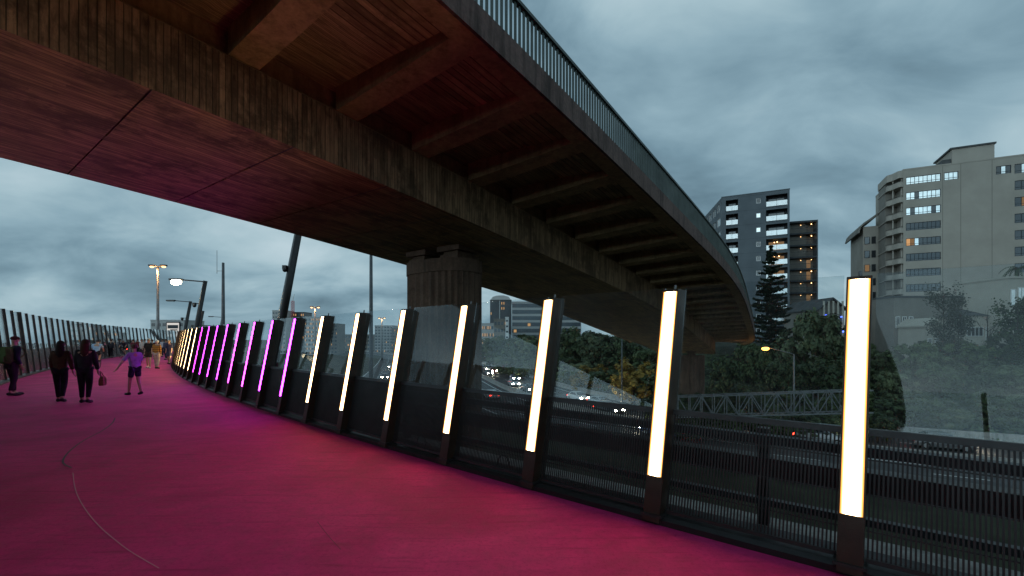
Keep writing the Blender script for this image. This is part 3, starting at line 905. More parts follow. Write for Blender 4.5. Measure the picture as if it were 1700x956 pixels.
# tall norfolk pine
def norfolk(px, ytop, ybot, Y, label):
    base = at(px, ybot, Y); gz = ground_z(base.x, Y); top = at(px, ytop, Y).z
    root = thing('norfolk_pine', label, 'pine tree', (base.x, Y, gz)); h = top-gz
    m = MB(); m.tube([(0,0,-.3),(0,0,h*.5),(0,0,h-.1)], [.26,.17,.03], 8); m.build('trunk', M['bark'], root)
    rng = random.Random(5); m = MB()
    zb = h*.16; nt_ = 22
    for k in range(nt_):
        f = k/(nt_-1); z = zb + (h-zb-.3)*f**.92
        L = 4.7*(1-f)**.8*(.9+.1*rng.random()) + .25
        nb = 8 if f < .8 else 6
        for b in range(nb):
            a = 6.28*b/nb + k*.9 + rng.uniform(-.3,.3); LL = L*rng.uniform(.62,1.10); zj = rng.gauss(0,.26)
            d = Vector((math.cos(a), math.sin(a), 0)); sd = Vector((-d.y, d.x, 0))
            seg = max(5, int(LL/.16))
            for j in range(seg):
                q = (j+.6)/seg; p = d*LL*q + Vector((0,0,z + zj + LL*(.10*q*q*2.2 - .10*q)))
                wd_ = LL*.24*(1-.75*q)*min(1, q*3+.2)
                for sgn in (-1, -.5, 0, .5, 1):
                    c = p + sd*wd_*sgn*rng.uniform(.6,1.1) + Vector((0,0,rng.uniform(-.10,.12)-abs(sgn)*.04))
                    leaf_quad(m, c, Vector((rng.gauss(0,.5), rng.gauss(0,.5), 1)), .31, rng, 2.0)
                    if sgn in (0,): leaf_quad(m, c, Vector((rng.gauss(0,1), rng.gauss(0,1), .2)), .30, rng, 1.6)
    m.build('crown', LEAF['pine'], root, recalc=False)
norfolk(1280, 407, 560, 72, 'tall dark tiered pine in front of the dark grey apartment tower')
# slim trees beside the beige tower
def slim(name, px, ytop, ybot, Y, w, seed, dens, label, leafk='twig', leaf=.2):
    base = at(px, ybot, Y); gz = ground_z(base.x, Y); h = at(px, ytop, Y).z-gz; rad = w/2/FPX*Y
    root = thing(name, label, 'tree', (base.x, Y, gz)); rng = random.Random(seed)
    m = MB(); m.tube([(0,0,-.3),(.05,0,h*.35),(-.04,.03,h*.7),(0,0,h*.96)], [.14,.10,.06,.015], 7)
    tips = []
    for k in range(16):
        z = h*rng.uniform(.25,.8); a = rng.uniform(0,6.28); q = rad*rng.uniform(.5,1.0)*(1-.35*abs(z/h-.6))
        e = Vector((math.cos(a)*q, math.sin(a)*q, min(h*.98, z+h*rng.uniform(.12,.26))))
        mid = Vector((math.cos(a)*q*.5, math.sin(a)*q*.5, z+h*.06))
        m.tube([(0,0,z), mid, e], [.045,.03,.008], 5); tips += [mid, e, (mid+e)/2]
        for j in range(3):
            e2 = mid.lerp(e, rng.uniform(.1,.9)) + Vector((rng.gauss(0,.35), rng.gauss(0,.35), rng.uniform(.2,.8)))
            m.tube([mid, e2], [.018,.005], 4); tips.append(e2)
    m.build('trunk', M['bark'], root)
    if dens:
        m = MB()
        for p in tips:
            for j in range(dens):
                c = p + Vector((rng.gauss(0,.33), rng.gauss(0,.33), rng.gauss(0,.38)))
                leaf_quad(m, c, Vector((rng.gauss(0,1), rng.gauss(0,1), rng.gauss(0,1))), leaf*rng.uniform(.6,1.3), rng)
        m.build('crown', LEAF[leafk], root, recalc=False)
slim('slender_tree', 1567, 472, 562, 64, 48, 3, 22, 'tall slender feathery tree in front of the beige tower')
slim('slender_tree', 1592, 524, 565, 63, 36, 4, 24, 'shorter slender tree just right of the tall feathery one')
slim('bare_tree', 1640, 512, 566, 66, 46, 6, 2, 'nearly leafless tree in front of the cream house', leaf=.12)
slim('feathery_conifer', 1690, 492, 575, 58, 60, 9, 40, 'dark feathery tree at the right edge below the cream building', 'dark', .24)
def palm(px, ytop, ybot, Y, label, seed):
    base = at(px, ybot, Y); gz = ground_z(base.x, Y); h = at(px, ytop, Y).z-gz
    root = thing('palm_tree', label, 'palm tree', (base.x, Y, gz)); rng = random.Random(seed)
    m = MB(); m.tube([(0,0,-.3),(.1,0,h*.5),(0,0,h)], [.22,.16,.13], 8); m.build('trunk', M['bark'], root)
    m = MB()
    for k in range(15):
        a = 6.28*k/15 + rng.uniform(-.2,.2); up = rng.uniform(.15,1.0); L = rng.uniform(2.0,2.7); d = Vector((math.cos(a), math.sin(a), 0))
        prev = Vector((0,0,h))
        for j in range(12):
            q = (j+1)/12; p = Vector((0,0,h)) + d*L*q*.9 + Vector((0,0,L*(up*q - 1.15*q*q)))
            sd = Vector((-d.y, d.x, 0))
            for sg in (-1, 1):
                t_ = p + sd*sg*.42*(1-q*.55) - Vector((0,0,.22))
                kk = len(m.v); m.v += [tuple(prev), tuple(p), tuple(t_)]; m._f((kk,kk+1,kk+2), 0, False)
            prev = p
    m.build('frond_crown', LEAF['dark'], root, recalc=False)
palm(1690, 446, 560, 74, 'palm tree in front of the beige tower at the right edge, the higher of two', 2)
palm(1664, 476, 560, 72, 'lower palm tree with drooping fronds beside the beige tower', 8)
# undergrowth on the bank
def undergrowth():
    rng = random.Random(77); m = MB(); n = 0
    while n < 42000:
        i = rng.randrange(20, len(ROAD)-1); d = 13.2 + rng.random()**1.3*42
        p = road_off(i, d)
        if p.y < 25 or p.y > 210 or p.x < -30 or p.x > 120: continue
        z = ground_z(p.x, p.y); cl_ = .5+.5*math.sin(p.x*.9+math.sin(p.y*.7)*2)*math.sin(p.y*.8)
        leaf_quad(m, Vector((p.x+rng.uniform(-1.5,1.5), p.y+rng.uniform(-1.5,1.5), z + rng.random()*(.25+1.3*cl_))), Vector((rng.gauss(0,.6), rng.gauss(0,.6)-.3, 1)), .42*rng.uniform(.6,1.3), rng, 1.4)
        n += 1
    tag(m.build('undergrowth', LEAF['dark'], recalc=False), 'low dark scrub covering the bank beside the motorway', 'undergrowth', kind='stuff')
undergrowth()

# ------------------------------------------------------------------ apartment towers
M['slate'] = mat('dark_slate_render', (.115,.135,.15), .8, 0, .3, .12, .3, .15, 4)
M['slate_d'] = mat('charcoal_trim', (.045,.052,.058), .7, 0, .3, .15, .5)
M['beige'] = mat('beige_render', (.37,.34,.295), .85, 0, .3, .10, .25, .15, 4)
M['beige_d'] = mat('beige_joint', (.17,.16,.14), .85, 0, .3)
M['cream'] = mat('cream_render', (.42,.39,.33), .85, 0, .3, .10, .3)
M['gal_wall'] = mat('taupe_gallery_wall', (.22,.205,.18), .85, 0, .3, .12, .4)
M['white'] = mat('white_paint', (.72,.72,.70), .6, 0, .4, .06, 2)
M['balc'] = mat('frosted_white_balustrade', (.86,.86,.84), .25, .45, .6, .05, 2)
M['wglass'] = mat('window_glass', (.018,.022,.026), .06, 0, .9, .3, 1.5)
M['wglass_p'] = mat('sky_mirroring_glass', (.80,.82,.80), .12, .85, .8, .15, 1.5)
M['dark_int'] = mat('dark_interior', (.035,.032,.030), .9)
M['lit_w'] = mat_emit('lit_room', (1, .55, .24), .6)
M['lit_soft'] = mat_emit('dimly_lit_room', (1, .60, .30), .20)
M['bulb_o'] = mat_emit('sodium_lamp_glow', (1, .36, .06), 9)
M['bulb_w'] = mat_emit('warm_white_lamp_glow', (1, .50, .20), 4)
M['bulb_s'] = mat_emit('small_warm_lamp', (1, .55, .22), 9)
M['bulb_c'] = mat_emit('neutral_white_lamp_glow', (1, .84, .55), 60)
M['roof_grey'] = mat('grey_roof', (.085,.088,.09), .8, 0, .3, .2, 1)
M['red_paint'] = mat('red_white_crane_paint', (.45,.06,.06), .6)

def grid_wall(m, x0, x1, z0, z1, holes, y=0.0):
    """wall sheet in local x/z at depth y with rectangular holes, reveals .18 deep behind"""
    xs = sorted({x0, x1, *[h[0] for h in holes], *[h[1] for h in holes]})
    zs = sorted({z0, z1, *[h[2] for h in holes], *[h[3] for h in holes]})
    for i in range(len(xs)-1):
        for j in range(len(zs)-1):
            cx_, cz_ = (xs[i]+xs[i+1])/2, (zs[j]+zs[j+1])/2
            if any(h[0] < cx_ < h[1] and h[2] < cz_ < h[3] for h in holes): continue
            m.face([(xs[i],y,zs[j]),(xs[i+1],y,zs[j]),(xs[i+1],y,zs[j+1]),(xs[i],y,zs[j+1])])
    for a,b,c,d in holes:
        e = y+.18
        m.face([(a,y,c),(a,e,c),(a,e,d),(a,y,d)]); m.face([(b,y,c),(b,y,d),(b,e,d),(b,e,c)])
        m.face([(a,y,c),(b,y,c),(b,e,c),(a,e,c)]); m.face([(a,y,d),(a,e,d),(b,e,d),(b,y,d)])
def window(parent, x0, x1, z0, z1, y, panes, glass='wglass', frame='slate_d', trans=None, fr=.07, lits=None):
    """frame with sashes; glass panes one mesh, chosen ones lit / pale"""
    f = MB()
    for a, b, c, d in ((x0,x1,z0,z0+fr),(x0,x1,z1-fr,z1),(x0,x0+fr,z0+fr,z1-fr),(x1-fr,x1,z0+fr,z1-fr)):
        f.box((a, y-.05, c), (b, y+.05, d))
    w = (x1-x0-2*fr)/panes
    for k in range(1, panes):
        xx = x0+fr+w*k; f.box((xx-fr*.4, y-.045, z0+fr), (xx+fr*.4, y+.045, z1-fr))
    if trans: f.box((x0+fr, y-.04, trans-.03), (x1-fr, y+.04, trans+.03))
    fo = f.build('window', M[frame], parent)
    groups = {}
    for k in range(panes):
        g = (lits or {}).get(k, glass)
        if k and (lits or {}).get(k-1, glass) == g: groups[run][1].append(k)
        else: run = k; groups[run] = (g, [k])
    for g, ks in groups.values():
        p = MB()
        for k in ks: p.face([(x0+fr+w*k, y+.01, z0+fr), (x0+fr+w*(k+1), y+.01, z0+fr), (x0+fr+w*(k+1), y+.01, z1-fr), (x0+fr+w*k, y+.01, z1-fr)])
        po = p.build('pane', M[g], fo, recalc=False)

def dark_tower():
    A = at(1198, HY, 95.4); B = at(1311, HY, 90.0)
    A.z = B.z = 0
    d = B-A; L = d.length; rz = math.atan2(d.y, d.x)
    zb = 1.0; top = CZ + 234/FPX*95.4 + .15
    root = thing('dark_apartment_tower', 'dark slate grey apartment tower with white balcony panels behind the tall pine', 'apartment building', (A.x, A.y, zb), rz)
    H = top-zb; n = 11; fh = 2.93
    xb0, xb1 = .8, 3.1            # left balcony stack
    xc0, xc1 = L-4.1, L-.35       # right balcony stack
    holes = []; flo = []
    for k in range(n):
        zt = H-.75-fh*k; z0 = zt-2.35
        if z0 < .3: break
        flo.append((z0, zt)); holes += [(xb0,xb1,z0,zt),(xc0,xc1,z0,zt)]
        wz = zt-.35; holes.append((L*.52, L*.52+.85, wz-1.0, wz))
    m = MB(); grid_wall(m, 0, L, 0, H, holes)
    m.box((0,.19,H-.02),(L,14.5,H)); 
    m.face([(L,0,0),(L,14.5,0),(L,14.5,H),(L,0,H)]); m.face([(0,14.5,0),(0,14.5,H),(L,14.5,H),(L,14.5,0)])
    m.build('wall', M['slate'], root, recalc=False)
    m = MB(); m.box((-.06,-.06,H+.002),(L+.06,14.6,H+.14)); m.build('roof_edge', M['slate'], root)
    m = MB()
    for k in range(len(flo)):
        z = H-.35-fh*k
        m.box((xb1+.02,-.012,z-.03),(xc0-.02,-.002,z))
    m.build('floor_joint', M['slate_d'], root)
    for k, (z0, zt) in enumerate(flo):
        window(root, L*.52+.02, L*.52+.83, zt-.35-.98, zt-.37, .12, 1, 'wglass_p' if k in (1,2) else 'wglass', 'white', None, .09)
        for (a, b, side) in ((xb0,xb1,0),(xc0,xc1,1)):
            m = MB(); dpt = 1.7
            m.face([(a,dpt,z0),(b,dpt,z0),(b,dpt,zt),(a,dpt,zt)]); m.face([(a,.182,z0),(a,dpt,z0),(a,dpt,zt),(a,.182,zt)]); m.face([(b,.182,z0),(b,.182,zt),(b,dpt,zt),(b,dpt,z0)])
            m.face([(a,.182,z0),(b,.182,z0),(b,dpt,z0),(a,dpt,z0)]); m.face([(a,.182,zt),(a,dpt,zt),(b,dpt,zt),(b,.182,zt)])
            m.build('balcony_recess', M['dark_int'] if not side else M['slate_d'], root, recalc=False)
            m = MB(); mid = (a+b)/2
            m.box((a+.06,-.04,z0+.12),(mid-.03,.02,z0+1.08)); m.box((mid+.03,-.04,z0+.12),(b-.06,.02,z0+1.08)); m.build('balustrade', M['balc'], root)
            m = MB(); m.box((a,-.06,z0-.16),(b,.17,z0-.003)); m.build('balcony_slab', M['slate'], root)
            lit = side and k in (3,4,5)
            window(root, a+.5, b-.4, z0+.05, zt-.35, dpt-.1, 2, 'lit_soft' if lit else 'wglass', 'slate_d')
            if lit:
                m = MB(); m.ball((b-1.4-.3*(k%2), 1.2, zt-.5), .10, 8, 6); m.ball((b-2.2, 1.25, zt-.55), .08, 8, 6); m.build('balcony_lamp', M['bulb_s'], root)
    # receding left face with wide windows
    hs = []
    for k in range(len(flo)):
        z0, zt = flo[k]
        for q in (1.0, 4.6, 8.2, 11.4): hs.append((-(q+2.6), -q, z0+.5, zt-.2))
    E = at(1170.5, HY, 110.0); E.z = 0
    dv = E-A; L2 = dv.length; ang = math.atan2(dv.y, dv.x)-rz
    m = MB(); hs = [(a+L2*0, b, c, d_) for a,b,c,d_ in hs]
    grid_wall(m, -L2, 0, 0, H, [h for h in hs if h[0] > -L2+.3])
    ca, sa = math.cos(ang-math.pi), math.sin(ang-math.pi)
    w = m.build('side_wall', M['slate'], root, recalc=False); w.rotation_euler = (0,0,ang-math.pi)
    for h in hs:
        if h[0] > -L2+.3:
            x0, x1, z0, z1 = h
            f = MB()
            for a, b, c, e in ((x0,x1,z0,z0+.07),(x0,x1,z1-.07,z1),(x0,x0+.07,z0,z1),(x1-.07,x1,z0,z1),((x0+x1)/2-.04,(x0+x1)/2+.04,z0,z1)):
                f.box((a,.06,c),(b,.16,e))
            fo = f.build('window', M['white'], root); fo.rotation_euler = (0,0,ang-math.pi)
            p = MB(); p.face([(x0,.12,z0),(x1,.12,z0),(x1,.12,z1),(x0,.12,z1)]); p.build('pane', M['wglass_p'] if int(x0*7+z0) % 3 == 0 else M['wglass'], fo, recalc=False)
    return root
dark_tower()

def gallery_block():
    A = at(1312.5, HY, 93.5); B = at(1358, HY, 92.0); A.z = B.z = 0
    d = B-A; L = d.length; rz = math.atan2(d.y, d.x); zb = 1.0
    H = CZ + 197/FPX*92.7 - zb
    root = thing('gallery_apartment_block', 'lower taupe apartment block with open lit galleries, right of the dark tower', 'apartment building', (A.x, A.y, zb), rz)
    fh = 2.42; n = int(H/fh)
    m = MB(); m.box((0,1.5,0),(L*.66,9,H-.3)); m.build('wall', M['gal_wall'], root)
    m = MB(); m.box((L*.66+.01,2.4,0),(L-.2,9,H-.31)); m.build('gallery_back', M['gal_wall'], root)
    for k in range(n+1):
        z = H-fh*k
        m = MB(); m.box((-.1,-.05,z-.34),(L,9.1,z-.02 if k else z)); m.build('floor_slab', M['slate_d'], root)
        if k < n:
            m = MB()
            zz = z-fh
            m.box((0,-.02,zz+.90),(L-.25,.04,zz+.97))
            for q in range(24): m.box((L*q/24,-.01,zz),(L*q/24+.03,.02,zz+.90))
            m.build('gallery_railing', M['slate_d'], root)
            m = MB(); m.ball((L*.83, 1.2, z-.55), .09, 8, 6) if k in (0,1,4,5) else m.ball((L*.84, 1.4, z-.55), .06, 8, 6); m.build('gallery_lamp', M['bulb_s'], root)
            m = MB(); m.ball((L*.45, 1.42, z-.6), .05, 8, 6); m.build('wall_lamp', M['bulb_s'], root)
            m = MB(); m.box((L*.70,2.30,zz+.02),(L*.86,2.395,zz+1.95)); m.build('door', M['lit_soft'] if k in (3,4,6) else M['gal_wall'], root)
    m = MB(); m.box((L-.2,-.06,0),(L,9,H+.01)); m.build('end_wall', M['slate'], root)
gallery_block()

def beige_tower():
    A = at(1499.5, HY, 86.0); B = at(1700, HY, 78.9); A.z = B.z = 0
    d = (B-A); u = d.normalized(); rz = math.atan2(d.y, d.x); zb = .6
    H = CZ + 280/FPX*86.0 - zb; L = 27.0
    def ux(px):   # local x of a pixel column on the facade plane
        r = (px-CX)/FPX
        # A + u*t ; X = r*Y
        return (r*A.y-A.x)/(u.x-r*u.y)
    root = thing('beige_apartment_tower', 'tall beige apartment tower with curved balconies and ribbon windows', 'apartment building', (A.x, A.y, zb), rz)
    fh = 2.9
    x0, x1 = ux(1504), ux(1562); x2, x3 = ux(1567.5), ux(1591); c0, c1 = ux(1653.5), ux(1679); e0 = ux(1684.5)
    rows = []; holes = []
    for k in range(11):
        zt = H-1.35-fh*k*.995; z0 = zt-1.42
        if z0 < 1: break
        rows.append((z0, zt)); holes.append((x0,x1,z0,zt)); holes.append((e0,e0+3.4,z0-.2,zt))
        holes.append((e0+6.5,e0+9.5,z0-.2,zt))
    holes += [(x2,x3,*rows[0]), (c0,c1,*rows[0])]
    m = MB(); grid_wall(m, 0, L, 0, H, holes)
    m.face([(L,0,0),(L,18,0),(L,18,H),(L,0,H)]); m.face([(0,18,0),(0,18,H),(L,18,H),(L,18,0)]); m.face([(0,0,0),(0,0,H),(0,18,H),(0,18,0)])
    m.face([(0,0,H),(L,0,H),(L,18,H),(0,18,H)])
    m.build('wall', M['beige'], root, recalc=False)
    m = MB()
    for x in (ux(1562)+.25, ux(1595), ux(1647)): m.box((x-.03,-.012,.2),(x+.03,-.002,H-.1))
    m.build('wall_joint', M['beige_d'], root)
    rng = random.Random(3)
    for k, (z0, zt) in enumerate(rows):
        pale = k < 3
        lits = {}
        for q in range(8):
            if pale and rng.random() < .85: lits[q] = 'wglass_p'
        if k == 2: lits[6] = 'wglass'
        if k == 4: lits = {0: 'lit_w', 1: 'lit_soft', 2: 'wglass_p'}
        window(root, x0+.01, x1-.01, z0+.01, zt-.01, .10, 8, 'wglass', 'slate_d', z0+.38, .07, lits)
        window(root, e0+.01, e0+3.39, z0-.19, zt-.01, .10, 4, 'wglass', 'slate_d', z0+.25, .07, {1: 'wglass_p'} if k == 0 else ({1: 'lit_soft'} if k == 2 else None))
        window(root, e0+6.51, e0+9.49, z0-.19, zt-.01, .10, 4, 'wglass', 'slate_d', z0+.25)
    window(root, x2+.01, x3-.01, rows[0][0]+.01, rows[0][1]-.01, .10, 3, 'wglass_p', 'slate_d', rows[0][0]+.38)
    window(root, c0+.01, c1-.01, rows[0][0]+.01, rows[0][1]-.01, .10, 3, 'wglass', 'slate_d', rows[0][0]+.38, .07, {1: 'wglass_p'})
    # parapet band, roof house
    m = MB(); m.box((-.05,-.05,H+.002),(L,18,H+.25)); m.build('parapet', M['beige'], root)
    pa, pb = ux(1583), ux(1654)
    m = MB(); m.box((pa,.6,H+.252),(pb,8,H+2.9)); m.build('roof_house', M['beige'], root)
    m = MB(); m.box((pa-.3,.4,H+2.902),(pb+.2,8.2,H+3.2)); m.build('roof_house_cap', M['roof_grey'], root)
    m = MB(); m.box((pa-1.3,.9,H+.252),(pa-.05,5,H+1.3)); m.build('roof_plant', M['roof_grey'], root)
    # curved balcony corner: solid wavy parapets with rounded noses
    K = .45; cw = 4.4*K
    base_pts = [(-.02,-.02),(-.5,-.10),(-1.2,-.12),(-1.8,.15),(-2.3,.8),(-2.9,1.5),(-3.6,1.8),(-4.2,2.1),(-4.4,2.7)]
    for k in range(11):
        z = H-fh*k
        pts = [Vector((x*K, y, 0)) for x, y in base_pts] + [Vector((-cw,8,0)), Vector((-.02,8,0))]
        m = MB()
        z0, z1 = (z-1.35, z+.01) if k == 0 else (z-.16, z+.02)
        m.sweep([[p+Vector((0,0,z0)) for p in pts], [p+Vector((0,0,z1)) for p in pts]], us=[z0,z1]); m.build('balcony_slab', M['beige'], root)
        if k > 0:
            m = MB(); out = [Vector((x*K, y, 0)) for x, y in base_pts]; inn = [Vector((x*K+.10, y+.14, 0)) for x, y in base_pts]
            ring = out + inn[::-1]
            m.sweep([[p+Vector((0,0,z+.021)) for p in ring], [p+Vector((0,0,z+.80)) for p in ring]], us=[0,.8]); m.build('curved_parapet', M['beige'], root)
            m = MB(); m.tube([(x*K+.05,y+.07,z+1.02) for x, y in base_pts], .03, 6); m.build('hand_rail', M['slate_d'], root)
            m = MB()
            for a in ((-.25,.35),(-2.4,1.6)): m.tube([(a[0]*K,a[1]+.15,z+.02),(a[0]*K,a[1]+.15,z+fh-.17)], .13, 8)
            m.build('balcony_column', M['beige'], root)
    m = MB(); m.box((-cw+.15,3.6,0),(-.03,8.1,H-.2)); m.build('balcony_back_wall', M['gal_wall'], root)
    # lower wing behind to the left with curved eave
    m = MB(); wt = H-8.2
    m.box((-4.2,9.0,0),(-.05,20,wt)); m.build('side_wing', M['beige'], root)
    m = MB()
    m.sweep([[Vector((x,8.2,z)) for x,z in ((-5.3,wt-1.4),(-5.0,wt-.2),(-4.3,wt+.7),(-3.2,wt+1.5),(-1.4,wt+2.9),(-1.2,wt+2.6),(-3.0,wt+1.2),(-4.2,wt+.4),(-4.8,wt-.3),(-5.0,wt-1.4))],
             [Vector((x,20.2,z)) for x,z in ((-5.3,wt-1.4),(-5.0,wt-.2),(-4.3,wt+.7),(-3.2,wt+1.5),(-1.4,wt+2.9),(-1.2,wt+2.6),(-3.0,wt+1.2),(-4.2,wt+.4),(-4.8,wt-.3),(-5.0,wt-1.4))]])
    m.build('curved_eave', M['gal_wall'], root)
    for k in range(7):
        z = wt-2.2-2.9*k
        window(root, -4.0, -3.1, z-1.5, z, 8.93, 1, 'lit_soft' if k == 2 else 'wglass', 'slate_d')
        window(root, -2.8, -2.1, z-1.5, z, 8.93, 1, 'wglass', 'slate_d')
beige_tower()

def small_building(name, label, px0, px1, ytop, Y, depth, wallm, roofm, kind='flat', rise=0.0, wins=(), zb=None, Y1=None):
    A = at(px0, HY, Y); B = at(px1, HY, Y1 or Y); zt = CZ-(ytop-HY)/FPX*Y; zb = zb if zb is not None else ground_z((A.x+B.x)/2, Y)-.3
    A.z = B.z = 0; d = B-A; L = d.length
    root = thing(name, label, 'building', (A.x, A.y, zb), math.atan2(d.y, d.x)); H = zt-zb
    m = MB(); m.box((0,0,0),(L,depth,H)); m.build('wall', M[wallm], root)
    m = MB()
    if kind == 'flat': m.box((-.15,-.15,H+.002),(L+.15,depth+.15,H+.3))
    elif kind == 'gable': m.sweep([[Vector((-.4,y,H+.002)), Vector((L/2,y,H+rise)), Vector((L+.4,y,H+.002)), Vector((L+.4,y,H-.25)), Vector((L/2,y,H+rise-.3)), Vector((-.4,y,H-.25))] for y in (-.4, depth+.4)])
    elif kind == 'hip':
        a = [(-.4,-.4,H+.002),(L+.4,-.4,H+.002),(L+.4,depth+.4,H+.002),(-.4,depth+.4,H+.002)]; r1=(L*.3,depth/2,H+rise); r2=(L*.7,depth/2,H+rise)
        m.face([a[0],a[1],r2,r1]); m.face([a[1],a[2],r2]); m.face([a[2],a[3],r1,r2]); m.face([a[3],a[0],r1]); m.face(a[::-1])
    m.build('roof', M[roofm], root)
    if kind == 'gable':
        m = MB(); m.face([(0,-.005,H-.25),(L,-.005,H-.25),(L/2,-.005,H+rise-.35)]); m.build('gable', M[wallm], root, recalc=False)
    for (fx0, fx1, fz0, fz1, n, g) in wins:
        window(root, L*fx0, L*fx1, H*fz0, H*fz1, -.06, n, g, 'white' if wallm != 'slate' else 'slate_d')
    return root
small_building('warehouse', 'grey block with plain side wall in front of the beige tower', 1484, 1620, 494, 76, 9, 'gal_wall', 'roof_grey', wins=((.02,.07,.55,.72,2,'wglass'),(.10,.15,.55,.72,2,'wglass'),(.18,.23,.55,.72,2,'wglass')))
small_building('gabled_house', 'small pale gabled house low in front of the beige tower', 1536, 1562, 540, 71, 6, 'cream', 'cream', 'gable', 1.2, wins=((.15,.4,.55,.75,2,'wglass'),(.6,.85,.55,.75,2,'wglass')))
small_building('cream_house', 'cream house with low hipped roof beside the bare tree', 1600, 1690, 524, 72, 8, 'cream', 'roof_grey', 'hip', 1.3, wins=((.05,.35,.6,.78,4,'wglass'),(.40,.55,.5,.78,2,'wglass'),(.75,.95,.6,.78,3,'wglass')))
small_building('cream_office', 'cream building with tall windows at the right edge of the photo', 1674, 1760, 462, 69, 8, 'cream', 'cream', wins=((.04,.14,.70,.88,1,'wglass_p'),(.18,.32,.70,.90,2,'wglass_p'),(.40,.55,.70,.90,2,'wglass')))
ph = small_building('pediment_hall', 'small classical hall with triangular pediment lit by blue lamps', 1360, 1402, 513, 78, 10, 'gal_wall', 'roof_grey', 'gable', 2.0)
ph_w = ph.children[0]
M['blue_led'] = mat_emit('blue_lamp', (.08,.15,1), 5)
m = MB()
hallH = max(v.co.z for v in ph_w.data.vertices)
for q in range(5): m.tube([(.6+q*.8,-.3,0),(.6+q*.8,-.3,hallH-.3)], .16, 10)
m.build('column', M['cream'], ph)
for q, (xx, zz, c) in enumerate(((.8,8.9,'blue_led'),(3.4,8.6,'blue_led'),(3.7,6.2,'blue_led'),(2.0,6.8,'bulb_s'),(1.2,7.0,'bulb_s'),(2.8,6.6,'bulb_s'))):
    m = MB(); m.ball((xx,-.55,hallH*zz/11.5), .13 if c == 'blue_led' else .10, 8, 6); m.build('facade_lamp', M[c], ph)

# ------------------------------------------------------------------ far city
M['far_white'] = mat('pale_concrete_facade', (.46,.46,.45), .8, 0, .3, .1, .05)
M['far_glass'] = mat('blue_grey_glazing', (.05,.07,.085), .2, 0, .7, .4, .12)
M['far_dark'] = mat('dark_curtain_wall', (.035,.04,.046), .3, 0, .7, .35, .15)
def block(name, label, px0, px1, ytop, Y, depth, floors, wallm, bandm, bandf=.5, cols=0, lit=0, seed=1, zb=GZ, cat='building', ybot=None):
    A = at(px0, HY, Y); B = at(px1, HY, Y); zt = CZ-(ytop-HY)/FPX*Y
    if ybot is not None: zb = CZ-(ybot-HY)/FPX*Y
    L = B.x-A.x; H = zt-zb; rng = random.Random(seed)
    root = thing(name, label, cat, (A.x, Y, zb))
    m = MB(); m.box((0,0,0),(L,depth,H)); m.build('wall', M[wallm], root)
    m = MB(); m.box((-.1,-.1,H+.002),(L+.1,depth+.1,H+.5)); m.build('roof', M['roof_grey'] if wallm == 'far_dark' else M[wallm], root)
    fh = H/floors
    for k in range(floors):
        z0 = fh*k+fh*(.5-bandf/2); z1 = fh*k+fh*(.5+bandf/2)
        if cols:
            m = MB(); w = L/cols
            for c in range(cols): m.box((w*c+w*.18,-.06,z0),(w*c+w*.82,-.005,z1))
            m.build('window_band', M[bandm], root)
        else:
            m = MB(); m.box((.3,-.06,z0),(L-.3,-.005,z1)); m.build('window_band', M[bandm], root)
        m = MB(); any_ = False
        for c in range(10):
            if rng.random() < lit:
                any_ = True; x = L*(c+.3)/10; m.box((x,-.10,z0+.1),(x+L*.04,-.065,min(z1,z0+1.5)))
        if any_: m.build('lit_window', M['lit_w'], root)
    return root
t_ = block('office_tower', 'dark glass office tower with pale rounded top beside the pier', 813.5, 849, 499, 250, 14, 11, 'far_dark', 'far_dark', .6, 6, .06, 4)
m = MB(); Lx = (849-813.5)/FPX*250
m.sweep([[Vector((x,y,z)) for x,z in ((0.3,75*0+CZ+64/FPX*250-GZ+.55),(1.5,CZ+64/FPX*250-GZ+2.2),(4,CZ+64/FPX*250-GZ+2.9),(Lx-4,CZ+64/FPX*250-GZ+2.9),(Lx-1.5,CZ+64/FPX*250-GZ+2.2),(Lx-.3,CZ+64/FPX*250-GZ+.55))] for y in (.5,13)])
m.build('rounded_crown', M['far_white'], t_)
m = MB(); m.box((Lx*.43,-.3,0),(Lx*.47,-.11,CZ+64/FPX*250-GZ)); m.build('centre_mullion', M['far_white'], t_)
block('banded_office', 'white banded office block with glazed strips right of the dark tower', 849.5, 965, 502, 225, 16, 9, 'far_white', 'far_glass', .62, 0, .07, 9)
block('white_flats', 'small pale building with bright shop front left of the office tower', 800, 825, 538, 210, 12, 5, 'far_white', 'far_glass', .45, 5, .5, 12)
block('grey_flats', 'grey gabled block standing under the dark office tower', 820, 842, 531, 200, 10, 6, 'gal_wall', 'far_glass', .45, 4, .1, 13)
block('stair_tower', 'narrow white stair tower in front of the banded offices', 839, 844.5, 528, 195, 4, 8, 'white', 'far_glass', .3, 1, .0, 14)
block('white_tower_block', 'pale tower block seen between the fifth and sixth light posts', 622, 652, 541, 330, 14, 9, 'far_white', 'far_glass', .5, 6, .04, 15)
block('stepped_tower_block', 'grey stepped tower block right of the pale one', 650, 672, 546, 325, 14, 8, 'gal_wall', 'far_glass', .5, 4, .05, 16)
block('lit_apartments', 'pale apartment block with rows of lit balconies behind the last purple post', 506, 532, 527, 280, 16, 9, 'far_white', 'far_glass', .5, 5, .42, 17)
block('far_apartments', 'grey apartment block behind the near end of the purple posts', 533, 560, 538, 300, 14, 8, 'gal_wall', 'far_glass', .5, 5, .08, 18)
block('plant_topped_block', 'pale block with dark roof plant beside the crane', 452, 474, 516, 300, 12, 10, 'far_white', 'far_glass', .45, 5, .1, 19)
block('dark_roof_block', 'dark low topped block right of the crane', 474, 505, 519, 310, 12, 9, 'far_dark', 'far_glass', .5, 5, .1, 20)
